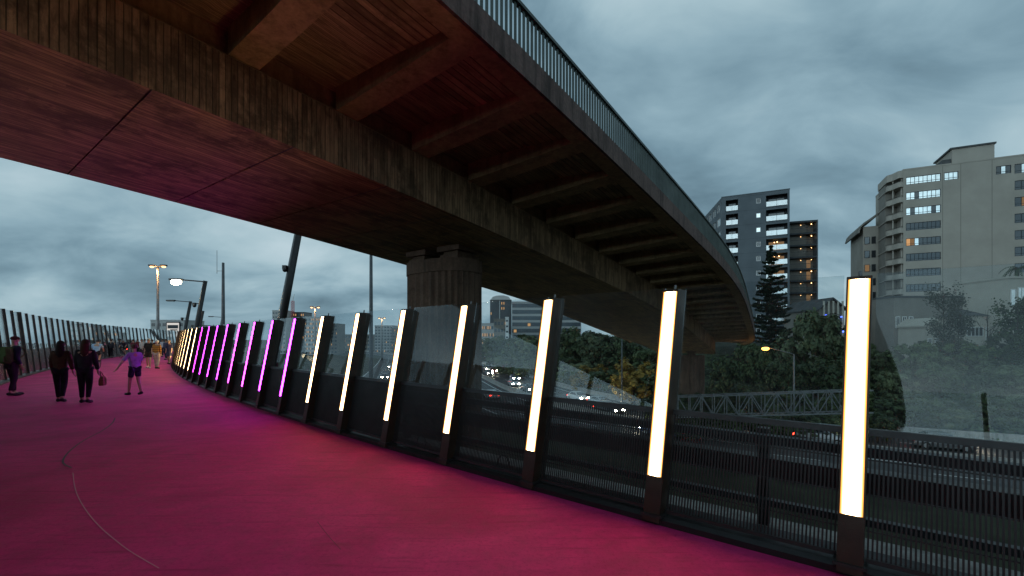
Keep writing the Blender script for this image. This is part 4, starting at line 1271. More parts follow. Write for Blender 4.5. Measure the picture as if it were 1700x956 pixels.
block('low_terrace', 'low grey terrace on the far horizon behind the warm posts', 556, 620, 556, 380, 16, 4, 'gal_wall', 'far_glass', .5, 12, .15, 21)
block('low_shops', 'row of low pale shops beyond the motorway bend', 700, 812, 561, 330, 16, 4, 'far_white', 'far_glass', .45, 16, .2, 22)
bb = block('billboard_building', 'white building with lit billboard behind the left fence', 250, 305, 532.5, 210, 14, 5, 'far_white', 'far_dark', .4, 6, .02, 23)
Lb = 55/FPX*210
m = MB(); m.box((Lb*.50,-.5,CZ+9/FPX*210-GZ-2.8),(Lb*.90,-.12,CZ+29/FPX*210-GZ)); m.build('billboard_frame', M['slate_d'], bb)
m = MB()
m.box((Lb*.52,-.56,CZ+12/FPX*210-GZ-2.2),(Lb*.88,-.505,CZ+27/FPX*210-GZ)); m.build('billboard_screen', mat_emit('billboard_glow', (.9,.86,.8), .75), bb)
m = MB(); z9 = CZ+12/FPX*210-GZ
for q, (x0, x1, z0, z1) in enumerate(((.54,.86,1.6,3.2),(.56,.80,-.9,.3),(.62,.84,.7,1.2))): m.box((Lb*x0,-.60,z9+z0),(Lb*x1,-.565,z9+z1))
m.build('billboard_picture', M['slate_d'], bb)
block('annexe', 'low grey annexe right of the billboard building', 306, 332, 541, 215, 14, 4, 'gal_wall', 'far_dark', .4, 4, .0, 24)
# crane mast
c0 = at(486, 519, 305); cr = thing('tower_crane', 'red and white lattice crane mast on the far skyline', 'crane', (c0.x, 305, c0.z-10))
m = MB(); hz = 22.5
for sx, sy in ((-.7,-.7),(.7,-.7),(.7,.7),(-.7,.7)): m.bar((sx,sy,0),(sx,sy,hz*.8),.22)
for k in range(12):
    z = hz*.8*k/12; m.bar((-.7,-.7,z),(.7,-.7,z+hz*.8/12),.14); m.bar((.7,.7,z),(-.7,.7,z+hz*.8/12),.14)
m.build('mast', M['red_paint'], cr)
m = MB(); m.bar((0,0,hz*.8),(1.0,0,hz),.35); m.bar((0,0,hz*.8),(-2.6,0,hz*1.15),.25); m.build('jib', M['white'], cr)

# ------------------------------------------------------------------ lamps and poles
def highmast(px, ytop, Y, label, big=1.0, heads=2, zb=GZ):
    p = at(px, ytop, Y); h = p.z-zb
    root = thing('high_mast_lamp', label, 'street lamp', (p.x, Y, zb))
    m = MB(); m.tube([(0,0,0),(0,0,h*.5),(0,0,h)], [.28*big,.20*big,.13*big], 10); m.build('pole', M['galv'], root)
    m = MB(); w = .8*big
    m.tube([(-w,0,h),(w,0,h)], .07*big, 6); m.tube([(0,-w,h),(0,w,h)], .07*big, 6); m.build('crossarm', M['grey_steel'], root)
    for sx in (-1, 1):
        m = MB(); m.box((sx*w-.35*big,-.25,h+.02),(sx*w+.35*big,.25,h+.22*big)); hd = m.build('lamp_head', M['grey_steel_d'], root)
        m = MB(); m.ball((sx*w,0,h-.06*big), .24*big, 10, 7, 0, (1.1,1,.6)); m.build('bulb', M['bulb_w'], hd)
    ld = bpy.data.lights.new('mast_light', 'POINT'); ld.energy = 420; ld.color = (1,.50,.20); ld.shadow_soft_size = .3
    lo = bpy.data.objects.new('mast_light', ld); sc.collection.objects.link(lo); lo.parent = root; lo.location = (0,-.3,h-.55)
highmast(262, 442, 62, 'tall mast with warm double lamps rising beyond the left bend of the walkway')
highmast(523, 510, 150, 'distant mast with warm double lamps above the lit apartments', 1.4)
highmast(634, 528, 210, 'faraway mast with warm double lamps over the pale tower block', 1.5)
def leaning_pole(px0, py0, px1, py1, Y, w, label, arm=True, lamp=None, cams=()):
    a = at(px0, py0, Y); b = at(px1, py1, Y)
    d = (a-b)/(b.z-a.z); a2 = a + d*(a.z+3.0)      # carry the shaft down below the walkway deck
    root = thing('leaning_light_pole', label, 'light pole', a2)
    A = Vector((0,0,0)); B = b-a2
    m = MB(); m.tube([A, A.lerp(B,.5), B], [w*.62, w*.55, w*.45], 4); m.build('pole', M['black'], root)
    if arm:
        L = 1.7
        m = MB(); m.bar(B+Vector((.1,0,-.08)), B+Vector((-L,-.2,.06)), .10, .08); m.build('arm', M['black'], root)
        m = MB(); m.box((B.x-L-.55,B.y-.35,B.z+.0),(B.x-L+.25,B.y-.05,B.z+.12)); hd = m.build('lamp_head', M['black'], root)
        m = MB(); m.box((B.x-L-.5,B.y-.32,B.z-.05),(B.x-L+.18,B.y-.08,B.z-.005)) if not lamp else m.ball((B.x-L-.15,B.y-.2,B.z-.12), .27, 10, 7, 0, (1.2,1,.7))
        m.build('lamp_lens', M[lamp] if lamp else M['wglass'], hd)
    for f, side in cams:
        c = A.lerp(B, f)
        m = MB(); m.bar(c, c+Vector((side*.5,-.1,0)), .06); m.box((c.x+side*.5-.09,c.y-.19,c.z-.12),(c.x+side*.5+.09,c.y-.01,c.z+.06)); m.ball((c.x+side*.5,c.y-.1,c.z-.14), .12, 8, 6); m.build('camera', M['black'], root)
leaning_pole(466, 540, 498, 372, 21.5, .40, 'thick black leaning pole rising behind the purple posts to the overpass', False, None, ((.80,-.55),))
leaning_pole(325, 548, 341, 466, 31, .34, 'black leaning pole with a blazing white lamp beyond the walkway bend', True, 'bulb_c', ((.82,-.75),))
leaning_pole(307, 548, 316.5, 500, 46, .36, 'black leaning pole with unlit lamp left of the blazing one', True, None, ((.80,-.9),))
leaning_pole(331, 546, 337.5, 516, 64, .40, 'smallest black leaning pole just right of the blazing lamp pole', False)
leaning_pole(366.5, 540, 369, 526, 80, .30, 'tiny far leaning pole with arm next to the slim grey mast', True)
def mast(px, ytop, Y, r, label, mtl, spike=0.0):
    p = at(px, ytop, Y); root = thing('mast', label, 'pole', (p.x, Y, GZ)); h = p.z-GZ
    m = MB(); m.tube([(0,0,0),(0,0,h*.6),(0,0,h)], [r*1.3, r, r*.7], 12); m.build('pole', M[mtl], root)
    if spike:
        m = MB(); m.tube([(-.9,0,h-1.6),(-.9,0,h+spike)], .03, 5); m.bar((-.9,0,h-1.2),(0,0,h-1.2),.05); m.build('aerial', M[mtl], root)
mast(370.5, 436, 66, .24, 'slim tall grey mast with a whip aerial standing left of the overpass pier', 'grey_steel', 1.8)
mast(616, 415, 27, .125, 'dark grey column rising behind the fence just left of the bridge pier', 'grey_steel')
mast(1032.5, 556, 62, .10, 'thin grey pole standing in front of the glow tinted trees', 'grey_steel')

def street_lamp():
    top = at(1318, 588, 44); gz = ground_z(top.x, 44)
    root = thing('street_lamp', 'orange lit street lamp with a long arm above the lattice gantry', 'street lamp', (top.x, 44, gz)); h = top.z-gz
    m = MB(); m.tube([(0,0,0),(0,0,h*.5),(0,0,h)], [.10,.085,.07], 10); m.build('pole', M['galv'], root)
    e = at(1276, 578, 44) - Vector((top.x, 44, gz))
    m = MB(); m.tube([(0,0,h-.05), (-.25,0,h+.08), (e.x,0,e.z+.05)], [.05,.045,.035], 8); m.build('arm', M['galv'], root)
    m = MB(); m.ball((e.x-.30,0,e.z+.09), .28, 12, 8, 0, (1.3,.55,.4)); hd = m.build('lamp_head', M['grey_steel'], root)
    m = MB(); m.ball((e.x-.32,-.02,e.z-.04), .31, 12, 8, 0, (1.2,.7,.6)); m.build('bulb', M['bulb_o'], hd)
    ld = bpy.data.lights.new('sodium_lamp_light', 'POINT'); ld.energy = 45; ld.color = (1,.42,.10); ld.shadow_soft_size = .25
    lo = bpy.data.objects.new('sodium_lamp_light', ld); sc.collection.objects.link(lo); lo.parent = root; lo.location = (e.x-.32,-.1,e.z-.35)
street_lamp()

# ------------------------------------------------------------------ lattice gantry over the motorway
def gantry():
    A = at(1126, 676, 36.5); B = at(1404, 668, 33.5)
    root = thing('lattice_gantry', 'grey lattice sign gantry spanning above the motorway behind the fence', 'gantry', A)
    d = B-A; L = d.length; u = d.normalized(); v = Vector((-u.y,u.x,0))*1.0; hgt = 1.62
    def P(f, s, z): return u*(L*f) + v*s + Vector((0,0,z))
    zl = -hgt/2
    m = MB()
    for s in (0, 1):
        for z in (zl, -zl): m.bar(P(-.12,s,z), P(1.15,s,z), .10)
    m.build('chord', M['galv'], root)
    n = 13
    m = MB()
    for k in range(-1, n+2):
        for s in (0, 1):
            m.bar(P(k/n,s,zl), P(k/n,s,-zl), .06)
            if k <= n: m.bar(P(k/n,s,zl if k%2 else -zl), P((k+1)/n,s,-zl if k%2 else zl), .06)
        for z in (zl, -zl):
            m.bar(P(k/n,0,z), P(k/n,1,z), .05)
            if k <= n: m.bar(P(k/n,0,z), P((k+1)/n,1,z), .04)
    m.build('lattice', M['galv'], root)
    for f in (-.08, 1.12):
        p = P(f,.5,0); gz = GZ - A.z
        m = MB(); m.tube([(p.x,p.y,gz), (p.x,p.y,-zl+.2)], .22, 10); m.build('gantry_leg', M['galv'], root)
gantry()

# ------------------------------------------------------------------ slip road and cars
SLIP = poly_pts([(-78,290),(-48,175),(-29,95),(-17,58),(-2,28),(22,2)], 3.0); SLIP_T = tangents(SLIP)
def slip_off(i, off):
    t = SLIP_T[i]; return SLIP[i] + Vector((-t.y, t.x, 0))*off
m = MB()
for i in range(len(SLIP)-1):
    m.face([(p.x,p.y,GZ+.022) for p in (slip_off(i,-4.2), slip_off(i+1,-4.2), slip_off(i+1,4.2), slip_off(i,4.2))])
tag(m.build('slip_road', M['asphalt']), kind='structure')
m = MB()
for i in range(len(SLIP)-1):
    for off in (-3.9, 3.9) + ((0,) if i % 3 == 0 else ()):
        m.face([(p.x,p.y,GZ+.027) for p in (slip_off(i,off-.08), slip_off(i+1,off-.08), slip_off(i+1,off+.08), slip_off(i,off+.08))])
tag(m.build('slip_road_markings', M['white_paint']), kind='structure')

M['tyre'] = mat('tyre_rubber', (.018,.018,.018), .85)
M['chrome'] = mat('alloy_rim', (.45,.45,.45), .35, .8)
M['headlight'] = mat_emit('headlight_glow', (1, .86, .62), 160)
M['taillight'] = mat_emit('tail_light_glow', (1, .04, .02), 14)
PAINT = {n: mat('car_paint_'+n, c, .3, .1, .5, 0, 1, 0, 1, None, 0, .6) for n, c in dict(silver=(.42,.43,.44), white=(.70,.70,.68), black=(.02,.02,.022), red=(.30,.02,.02), blue=(.03,.07,.18), grey=(.14,.145,.15)).items()}
def make_car(paint, label, loc, rz):
    root = thing('car', label, 'car', loc, rz, 'cars on the motorway')       # +Y is forward
    prof = [(-2.10,.42,.62,.82),(-2.02,.30,.86,.86),(-1.55,.24,.95,.88),(-.6,.22,.98,.90),(.7,.22,.97,.90),(1.5,.24,.86,.88),(1.98,.30,.74,.82),(2.12,.40,.60,.72)]
    m = MB()
    m.sweep([[Vector((-w*.92,y,z0)),Vector((w*.92,y,z0)),Vector((w,y,(z0+z1)/2)),Vector((w*.93,y,z1)),Vector((-w*.93,y,z1)),Vector((-w,y,(z0+z1)/2))] for y,z0,z1,w in prof], sm=False)
    cab = [(-1.75,.94,.95,.74),(-1.05,.95,1.40,.62),(-.25,.96,1.47,.62),(.35,.96,1.42,.61),(1.15,.93,.95,.74)]
    m.sweep([[Vector((-.82,y,z0-.05)),Vector((.82,y,z0-.05)),Vector((w,y,z1)),Vector((-w,y,z1))] for y,z0,z1,w in cab])
    m.build('body', PAINT[paint], root)
    g = MB()
    g.face([(-.70,1.10,1.0),(.70,1.10,1.0),(.57,.42,1.39),(-.57,.42,1.39)]); g.build('windscreen', M['wglass'], root, recalc=False).location = (0,.02,.02)
    g = MB(); g.face([(.68,-1.68,1.0),(-.68,-1.68,1.0),(-.57,-1.10,1.37),(.57,-1.10,1.37)]); g.build('rear_window', M['wglass'], root, recalc=False).location = (0,-.02,.02)
    for sx in (-1, 1):
        g = MB(); g.face([(sx*.80,.85,1.0),(sx*.80,-1.3,1.0),(sx*.645,-.95,1.36),(sx*.645,.35,1.38)]); g.build('side_window', M['wglass'], root, recalc=False).location = (sx*.02,0,0)
        for y in (-1.3, 1.32):
            w = MB(); w.tube([(sx*.70,y,.31),(sx*.90,y,.31)], .31, 16); wh = w.build('wheel', M['tyre'], root)
            w = MB(); w.tube([(sx*.895,y,.31),(sx*.912,y,.31)], .19, 12); w.build('rim', M['chrome'], wh)
        w = MB(); w.box((sx*.62-.16,2.02,.60),(sx*.62+.16,2.13,.74)); w.build('headlight', M['headlight'], root)
        w = MB(); w.box((sx*.66-.14,-2.13,.66),(sx*.66+.14,-2.03,.80)); w.build('tail_light', M['taillight'], root)
    return root
def car_on(pts, tans, offf, Y, off, fwd, paint, label, z):
    i = min(range(len(pts)), key=lambda q: abs(pts[q].y-Y)); p = offf(i, off); t = tans[i]*(1 if fwd else -1)
    make_car(paint, label, (p.x, p.y, z), math.atan2(t.y, t.x)-math.pi/2)
Rz, Sz = GZ+.04, GZ+.03
for Y, off, paint, lb in ((158,3,'white','white car with lit headlights, farthest up the motorway'),(140,6,'silver','silver car with lit headlights, second farthest up the motorway'),(122,3,'grey','grey oncoming car with headlights between the two farther pairs and the bend'),
        (104,6,'blue','blue oncoming car with headlights entering the motorway bend'),(92,3,'silver','silver oncoming car with headlights in the motorway bend'),(70,6,'white','white oncoming car leaving the bend below the glow tinted trees'),
        (57,3,'black','black car with headlights seen through the bars between the second and third posts'),(45,6,'red','red car with headlights seen through the bars near the gantry'),(35,6,'grey','nearest grey car with headlights below the gantry')):
    car_on(ROAD, ROAD_T, road_off, Y, off, True, paint, lb, Rz)
for Y, off, paint, lb in ((180,6,'grey','faintest grey oncoming car at the far end of the visible motorway'),(131,6,'red','red oncoming car with headlights in the uphill lane before the bend'),(82,3,'black','black oncoming car with headlights inside the bend below the glow tinted trees'),
        (63,6,'silver','silver oncoming car seen just above the barred panel left of the second post'),(50,8.8,'white','white oncoming car in the lane nearest the bank'),(40,3,'silver','silver oncoming car glimpsed through the bars left of the gantry')):
    car_on(ROAD, ROAD_T, road_off, Y, off, True, paint, lb, Rz)
for Y, off, paint, lb in ((110,-3,'black','black car showing tail lights on the near side of the motorway, farther one'),(76,-6,'silver','silver car showing tail lights on the near side of the motorway'),(48,-3,'blue','blue car showing tail lights on the near side below the fence')):
    car_on(ROAD, ROAD_T, road_off, Y, off, False, paint, lb, Rz)
for Y, off, fwd, paint, lb in ((150,2,True,'white','white car with headlights far along the slip road'),(88,-2,False,'red','red car with glowing tail lights on the slip road, farther one'),(72,-2,False,'grey','grey car with glowing tail lights on the slip road, nearer one'),(110,2,True,'black','black car with headlights on the slip road behind the sixth post')):
    car_on(SLIP, SLIP_T, slip_off, Y, off, fwd, paint, lb, Sz)
# road beyond the left fence, level with the walkway, with a queue of cars
m = MB()
LT = [12+i*2 for i in range(31)]
m.sweep([[fpt(t, -WIDE-2.0, -.25), fpt(t, -WIDE-12.5, -.25), fpt(t, -WIDE-12.5, -1.0), fpt(t, -WIDE-2.0, -1.0)] for t in LT])
tag(m.build('upper_road', M['asphalt']), kind='structure')
for k, (t, o, paint) in enumerate(((17,9,'white'),(21,5,'silver'),(24.5,9,'grey'),(28,5.5,'black'),(33,9,'blue'),(38,5.5,'white'),(43,9,'red'),(48,6,'silver'))):
    p = fpt(t, -WIDE-o-.5, -.245); th = fth(t)
    fwd = 1
    make_car(paint, '%s car with headlights queuing behind the left fence, %s from the left' % (paint, ORD[k]), p, th+math.pi-math.pi/2)
for t in (19, 31, 43):
    c = fpt(t, -WIDE-7, 0); m = MB(); m.tube([(c.x,c.y,GZ-.3),(c.x,c.y,-.95)], .6, 16)
    tag(m.build('road_pier', M['conc']), 'round concrete column holding up the road beyond the left fence', 'pier', 'columns under the upper road')

# ------------------------------------------------------------------ people
SKIN = mat('skin', (.42,.25,.17), .55, 0, .4, .08, 8); SKIN_D = mat('tanned_skin', (.24,.13,.08), .55, 0, .4, .08, 8)
_cloth = {}
def cloth(name, col):
    if name not in _cloth: _cloth[name] = mat(name, col, .9, 0, .2, .25, 7, .35, 40)
    return _cloth[name]
def skin_mesh(verts, edges, radii, root_i, levels=2):
    me = bpy.data.meshes.new('tmp'); me.from_pydata([tuple(v) for v in verts], edges, [])
    bm = bmesh.new(); bm.from_mesh(me)
    ly = bm.verts.layers.skin.verify(); bm.verts.ensure_lookup_table()
    for i, v in enumerate(bm.verts):
        r = radii[i]; v[ly].radius = r if isinstance(r, tuple) else (r, r); v[ly].use_root = (i == root_i)
    bm.to_mesh(me); bm.free()
    ob = bpy.data.objects.new('tmp', me); sc.collection.objects.link(ob)
    sk = ob.modifiers.new('s', 'SKIN'); sk.use_smooth_shade = True
    sb = ob.modifiers.new('d', 'SUBSURF'); sb.levels = levels; sb.render_levels = levels
    dg = bpy.context.evaluated_depsgraph_get(); dg.update()
    res = bpy.data.meshes.new_from_object(ob.evaluated_get(dg))
    bpy.data.objects.remove(ob); bpy.data.meshes.remove(me)
    for p in res.polygons: p.use_smooth = True
    return res
def mk(name, me, material, parent):
    me.name = name; me.materials.clear(); me.materials.append(material)
    o = bpy.data.objects.new(name, me); sc.collection.objects.link(o); o.parent = parent
    return o
def person(label, loc, rz, H=1.7, stride=.28, top='dark', topc=(.03,.02,.02), legs='trousers', legc=(.015,.015,.018), hair='short', hairc=(.02,.014,.01), arms=(.25,-.25), elbow=(.25,.25), raise_=(0.08,.08),
           lean=.04, skin=SKIN, build=1.0, sleeve=1.0, shoe=(.03,.03,.03), joints=None, fingers=False, stripes=None, group='people walking on the pink path'):
    root = thing('person', label, 'person', loc, rz, group)
    h = H/1.75; J = {}
    st = stride; b0 = .92+.08*build
    J['pelvis'] = Vector((0,0,.93)); J['waist'] = Vector((0,.01+lean*.25,1.08)); J['chest'] = Vector((0,lean*.7,1.30)); J['neck'] = Vector((0,lean*1.0,1.475)); J['skull'] = Vector((0,lean*1.15+.015,1.63)); J['crown'] = Vector((0,lean*1.15+.01,1.70))
    for sd, nm, f in ((-1,'L',1),(1,'R',-1)):
        fy = st*f; J['hip'+nm] = Vector((sd*.085,0,.90))
        lift = .0 if f == 1 else .05*min(1, st*4)
        ank = Vector((sd*.095, fy, .085+lift))
        mid = (J['hip'+nm]+ank)/2; need = .83; dist = (ank-J['hip'+nm]).length
        bend = .012 + (.30*min(st, .3) if lift else 0)
        J['knee'+nm] = mid+Vector((0,bend+.015,0)); J['ank'+nm] = ank; J['toe'+nm] = ank+Vector((sd*.02,.17,-.055 - (.03 if lift else 0)))
        a = arms[0 if sd == -1 else 1]; e = elbow[0 if sd == -1 else 1]; ra = raise_[0 if sd == -1 else 1]
        sh = Vector((sd*.165*b0, lean*.85, 1.40)); J['sh'+nm] = sh
        ua = Vector((sd*math.sin(ra), math.sin(a)*math.cos(ra), -math.cos(a)*math.cos(ra)))
        J['elb'+nm] = sh+ua*.29
        la = Vector((sd*math.sin(ra*.8), math.sin(a+e)*math.cos(ra), -math.cos(a+e)*math.cos(ra))); la.normalize()
        J['wri'+nm] = J['elb'+nm]+la*.25; J['hand'+nm] = J['wri'+nm]+la*.09
        J['la'+nm] = la
    if joints:
        for k, v in joints.items(): J[k] = Vector(v)
        for nm in 'LR':
            if 'wri'+nm in joints: J['la'+nm] = (J['wri'+nm]-J['elb'+nm]).normalized(); J['hand'+nm] = J['wri'+nm]+J['la'+nm]*.09
    names = ['pelvis','waist','chest','neck','skull','crown','hipL','kneeL','ankL','toeL','hipR','kneeR','ankR','toeR','shL','elbL','wriL','handL','shR','elbR','wriR','handR']
    b = build
    rad = dict(pelvis=(.135*b,.105*b), waist=(.120*b,.09*b), chest=(.145*b,.10*b), neck=.055, skull=(.078,.098), crown=(.060,.075), shL=.058*b, elbL=.042*b, wriL=.030, handL=.036, shR=.058*b, elbR=.042*b, wriR=.030, handR=.036)
    for nm in 'LR': rad.update({'hip'+nm:.085*b, 'knee'+nm:.058*b, 'ank'+nm:.040, 'toe'+nm:.036})
    E_ = [('pelvis','waist'),('waist','chest'),('chest','neck'),('neck','skull'),('skull','crown')]
    for nm in 'LR': E_ += [('pelvis','hip'+nm),('hip'+nm,'knee'+nm),('knee'+nm,'ank'+nm),('ank'+nm,'toe'+nm),('chest','sh'+nm),('sh'+nm,'elb'+nm),('elb'+nm,'wri'+nm),('wri'+nm,'hand'+nm)]
    V = [J[n]*h for n in names]; ix = {n:i for i, n in enumerate(names)}; Rr = [rad[n] if not isinstance(rad[n], tuple) else rad[n] for n in names]
    Rr = [tuple(x*h for x in r) if isinstance(r, tuple) else r*h for r in Rr]
    Ed = [(ix[a], ix[c]) for a, c in E_]
    if fingers:
        for nm, sd in (('L',-1),('R',1)):
            la = J['la'+nm]; fw = Vector((0,1,0)); fw = (fw-la*fw.dot(la)).normalized(); pn = la.cross(fw)
            for q, (o, ln) in enumerate(((-.026,.058),(-.009,.070),(.009,.066),(.026,.052))):
                p0 = J['hand'+nm]+fw*o+la*.012; p1 = p0+la*ln*.5+pn*.008*sd; p2 = p1+la*ln*.42+pn*.022*sd
                k = len(V); V += [p0*h,p1*h,p2*h]; Rr += [.0095*h,.0090*h,.0075*h]; Ed += [(ix['hand'+nm],k),(k,k+1),(k+1,k+2)]
            t0 = J['wri'+nm]+la*.03+fw*.032; t1 = t0+la*.035+fw*.022
            k = len(V); V += [t0*h,t1*h]; Rr += [.011*h,.0085*h]; Ed += [(ix['wri'+nm],k),(k,k+1)]
    me = skin_mesh(V, Ed, Rr, 0)
    body = mk('body', me, skin, root)
    # face: nose, ears (joined into the body mesh), eyes
    c = J['skull']*h
    fm = MB(); hd = (J['crown']-J['neck']).normalized()
    fm.ball(c+Vector((0,.105,-.012))*h, .017*h, 8, 6, 0, (.8,1.1,1.2))
    for sx in (-1,1): fm.ball(c+Vector((sx*.083,.0,-.01))*h, .024*h, 8, 6, 0, (.4,.8,1.2))
    for sx in (-1,1): fm.ball(c+Vector((sx*.032,.094,.014))*h, .010*h, 8, 6, 1)
    fm.ball(c+Vector((0,.093,-.052))*h, .022*h, 8, 6, 2, (1.1,.4,.3))
    bm = bmesh.new(); bm.from_mesh(body.data)
    tmp = bpy.data.meshes.new('t'); tmp.from_pydata(fm.v, [], fm.f); tmp.polygons.foreach_set('material_index', fm.mi); tmp.polygons.foreach_set('use_smooth', fm.sm)
    bm.from_mesh(tmp); bm.to_mesh(body.data); bm.free(); bpy.data.meshes.remove(tmp)
    body.data.materials.append(cloth('eye_dark', (.01,.008,.008))); body.data.materials.append(cloth('lips', (.28,.10,.09)))
    # top
    tm = cloth(top, topc); ts_ = ['pelvis','waist','chest','neck2']; P = {k: J[k] for k in J}
    P['neck2'] = J['chest'].lerp(J['neck'], .80); P['pelvis'] = J['pelvis']+Vector((0,0,-.055))
    tn = ['pelvis','waist','chest','neck2']; tr = [(.176*b,.150*b),(.148*b,.124*b),(.168*b,.126*b),.078]
    te = [(0,1),(1,2),(2,3)]
    for nm in 'LR':
        i0 = len(tn); tn += ['sh'+nm]; tr += [.073*b]; te += [(2,i0)]
        if sleeve > .3: P['slv'+nm] = J['sh'+nm].lerp(J['elb'+nm], min(1, sleeve*2)) if sleeve < .5 else J['elb'+nm]; tn += ['slv'+nm]; tr += [.060*b]; te += [(i0, i0+1)]
        if sleeve > .6: P['cuf'+nm] = J['elb'+nm].lerp(J['wri'+nm], .9); tn += ['cuf'+nm]; tr += [.046]; te += [(i0+1, i0+2)]
    me = skin_mesh([P[n]*h for n in tn], te, [tuple(x*h for x in r) if isinstance(r, tuple) else r*h for r in tr], 1)
    mk('top', me, stripes or tm, root)
    # legs
    lm = cloth(top+'_legs_'+legs, legc)
    ln = ['pelvis']; lr = [(.128*b,.108*b)]; le = []
    P['pelvis'] = J['pelvis']
    for nm in 'LR':
        i0 = len(ln); ln += ['hip'+nm]; lr += [.104*b]; le += [(0,i0)]
        if legs == 'shorts': P['hem'+nm] = J['hip'+nm].lerp(J['knee'+nm], .78); ln += ['hem'+nm]; lr += [.092*b]; le += [(i0,i0+1)]
        elif legs != 'skirt':
            ln += ['knee'+nm]; lr += [.074*b]; le += [(i0,i0+1)]
            P['hem'+nm] = J['knee'+nm].lerp(J['ank'+nm], .93); ln += ['hem'+nm]; lr += [.058 if legs == 'trousers' else .050]; le += [(i0+1,i0+2)]
    if legs != 'skirt':
        me = skin_mesh([P[n]*h for n in ln], le, [tuple(x*h for x in r) if isinstance(r, tuple) else r*h for r in lr], 0)
        mk(legs, me, lm, root)
    else:
        m = MB(); rings = []
        for q in range(6):
            f = q/5; z = 1.0-.42*f; rx = (.145+.085*f)*b; ry = (.115+.085*f)*b
            rings.append([Vector((rx*math.cos(a)*(1+.05*f*math.sin(7*a)), ry*math.sin(a)*(1+.05*f*math.cos(6*a)) + lean*.1, z))*h for a in [6.2832*k/28 for k in range(28)]])
        m.sweep(rings, sm=True); m.build('skirt', lm, root)
    # shoes
    for nm in 'LR':
        d = (J['toe'+nm]-J['ank'+nm]); m = MB()
        a = J['ank'+nm]+Vector((0,-.05,-.055)); e = J['toe'+nm]+Vector((0,.07,0)); e.z = min(e.z, a.z+.0)
        m.tube([(a+Vector((0,-.02,.02)))*h, (a+Vector((0,.01,.02)))*h, (a.lerp(e,.5)+Vector((0,0,.012)))*h, (a.lerp(e,.85))*h, e*h], [.030*h,.048*h,.046*h,.042*h,.022*h], 10); m.build('shoe', cloth('shoe_%d' % int(shoe[0]*999), shoe), root)
    # hair
    m = MB(); hc = cloth('hair_%d_%d' % (int(hairc[0]*999), int(hairc[1]*999)), hairc); sk = J['skull']*h
    rows = []
    if hair == 'cap':
        m.ball(sk+Vector((0,-.005,.045))*h, .098*h, 16, 10, 0, (.90,1.08,.72)); m.ball(sk+Vector((0,.10,.035))*h, .06*h, 12, 6, 0, (1.1,1.1,.16))
    else:
        m.ball(sk+Vector((0,-.018,.028))*h, .100*h, 18, 12, 0, (.90,1.03,.98))
        if hair == 'long':
            m.tube([(sk+Vector((0,-.05,.06))*h), (sk+Vector((0,-.075,-.05))*h), (sk+Vector((0,-.095,-.17))*h), (sk+Vector((0,-.10,-.28))*h), (sk+Vector((0,-.095,-.36))*h)], [.075*h,.092*h,.098*h,.080*h,.030*h], 14)
        if hair == 'tail':
            m.tube([(sk+Vector((0,-.10,.04))*h), (sk+Vector((0,-.14,-.02))*h), (sk+Vector((0,-.12,-.14))*h), (sk+Vector((0,-.10,-.22))*h)], [.03*h,.034*h,.028*h,.008*h], 10)
    m.build('cap' if hair == 'cap' else 'hair', hc, root)
    return root, J, h
def ppos(px, pyfeet):
    p = ground_px(px, pyfeet); p.z = 0.002; return p
AWAY = R(28)      # walking direction along the far stretch (local +Y turned left)
# 1 man with green rucksack by the left fence, head turned right
p1 = ppos(20, 657)
person('man in a dark jacket with a green rucksack at the left fence', p1, R(-12), 1.80, .10, 'navy_jacket', (.018,.018,.035), 'trousers', (.03,.022,.03), 'cap', (.05,.012,.012), (.15,-.15), (.5,.5), lean=.05, fingers=True)
def carried(name, label, cat, loc, rz): return thing(name, label, cat, loc, rz)
p1b = p1 + Matrix.Rotation(R(-12), 3, 'Z') @ Vector((0, .085, 0))
bk = carried('rucksack', 'dark green rucksack on the back of the man at the left fence', 'bag', p1b, R(-12))
m = MB()
m.sweep([[Vector((x*w,y,z)) for x,y in ((-.15,-.14),(.15,-.14),(.17,-.22),(.12,-.31),(-.12,-.31),(-.17,-.22))] for z,w in ((.98,.85),(1.04,1.02),(1.25,1.05),(1.40,.95),(1.47,.6))], sm=True); m.build('bag_body', cloth('green_canvas', (.06,.09,.025)), bk)
m = MB(); m.box((-.11,-.345,1.03),(.11,-.30,1.20)); m.build('front_pocket', cloth('green_canvas', (.06,.09,.025)), bk)
for sx in (-1,1):
    m = MB(); m.tube([(sx*.10,-.15,1.42),(sx*.12,-.02,1.49),(sx*.125,.12,1.42),(sx*.14,.14,1.25),(sx*.16,-.05,1.08),(sx*.14,-.15,1.04)], .018, 6); m.build('strap', cloth('green_canvas', (.06,.09,.025)), bk)
# 2 woman with long hair, brown top
person('woman with long dark hair and brown top walking away, nearest the left', ppos(100, 668), AWAY+R(4), 1.66, .26, 'brown_top', (.055,.026,.016), 'leggings', (.012,.012,.014), 'long', (.016,.010,.008), (.3,-.35), (.35,.45), (.14,.22), fingers=True, build=1.02)
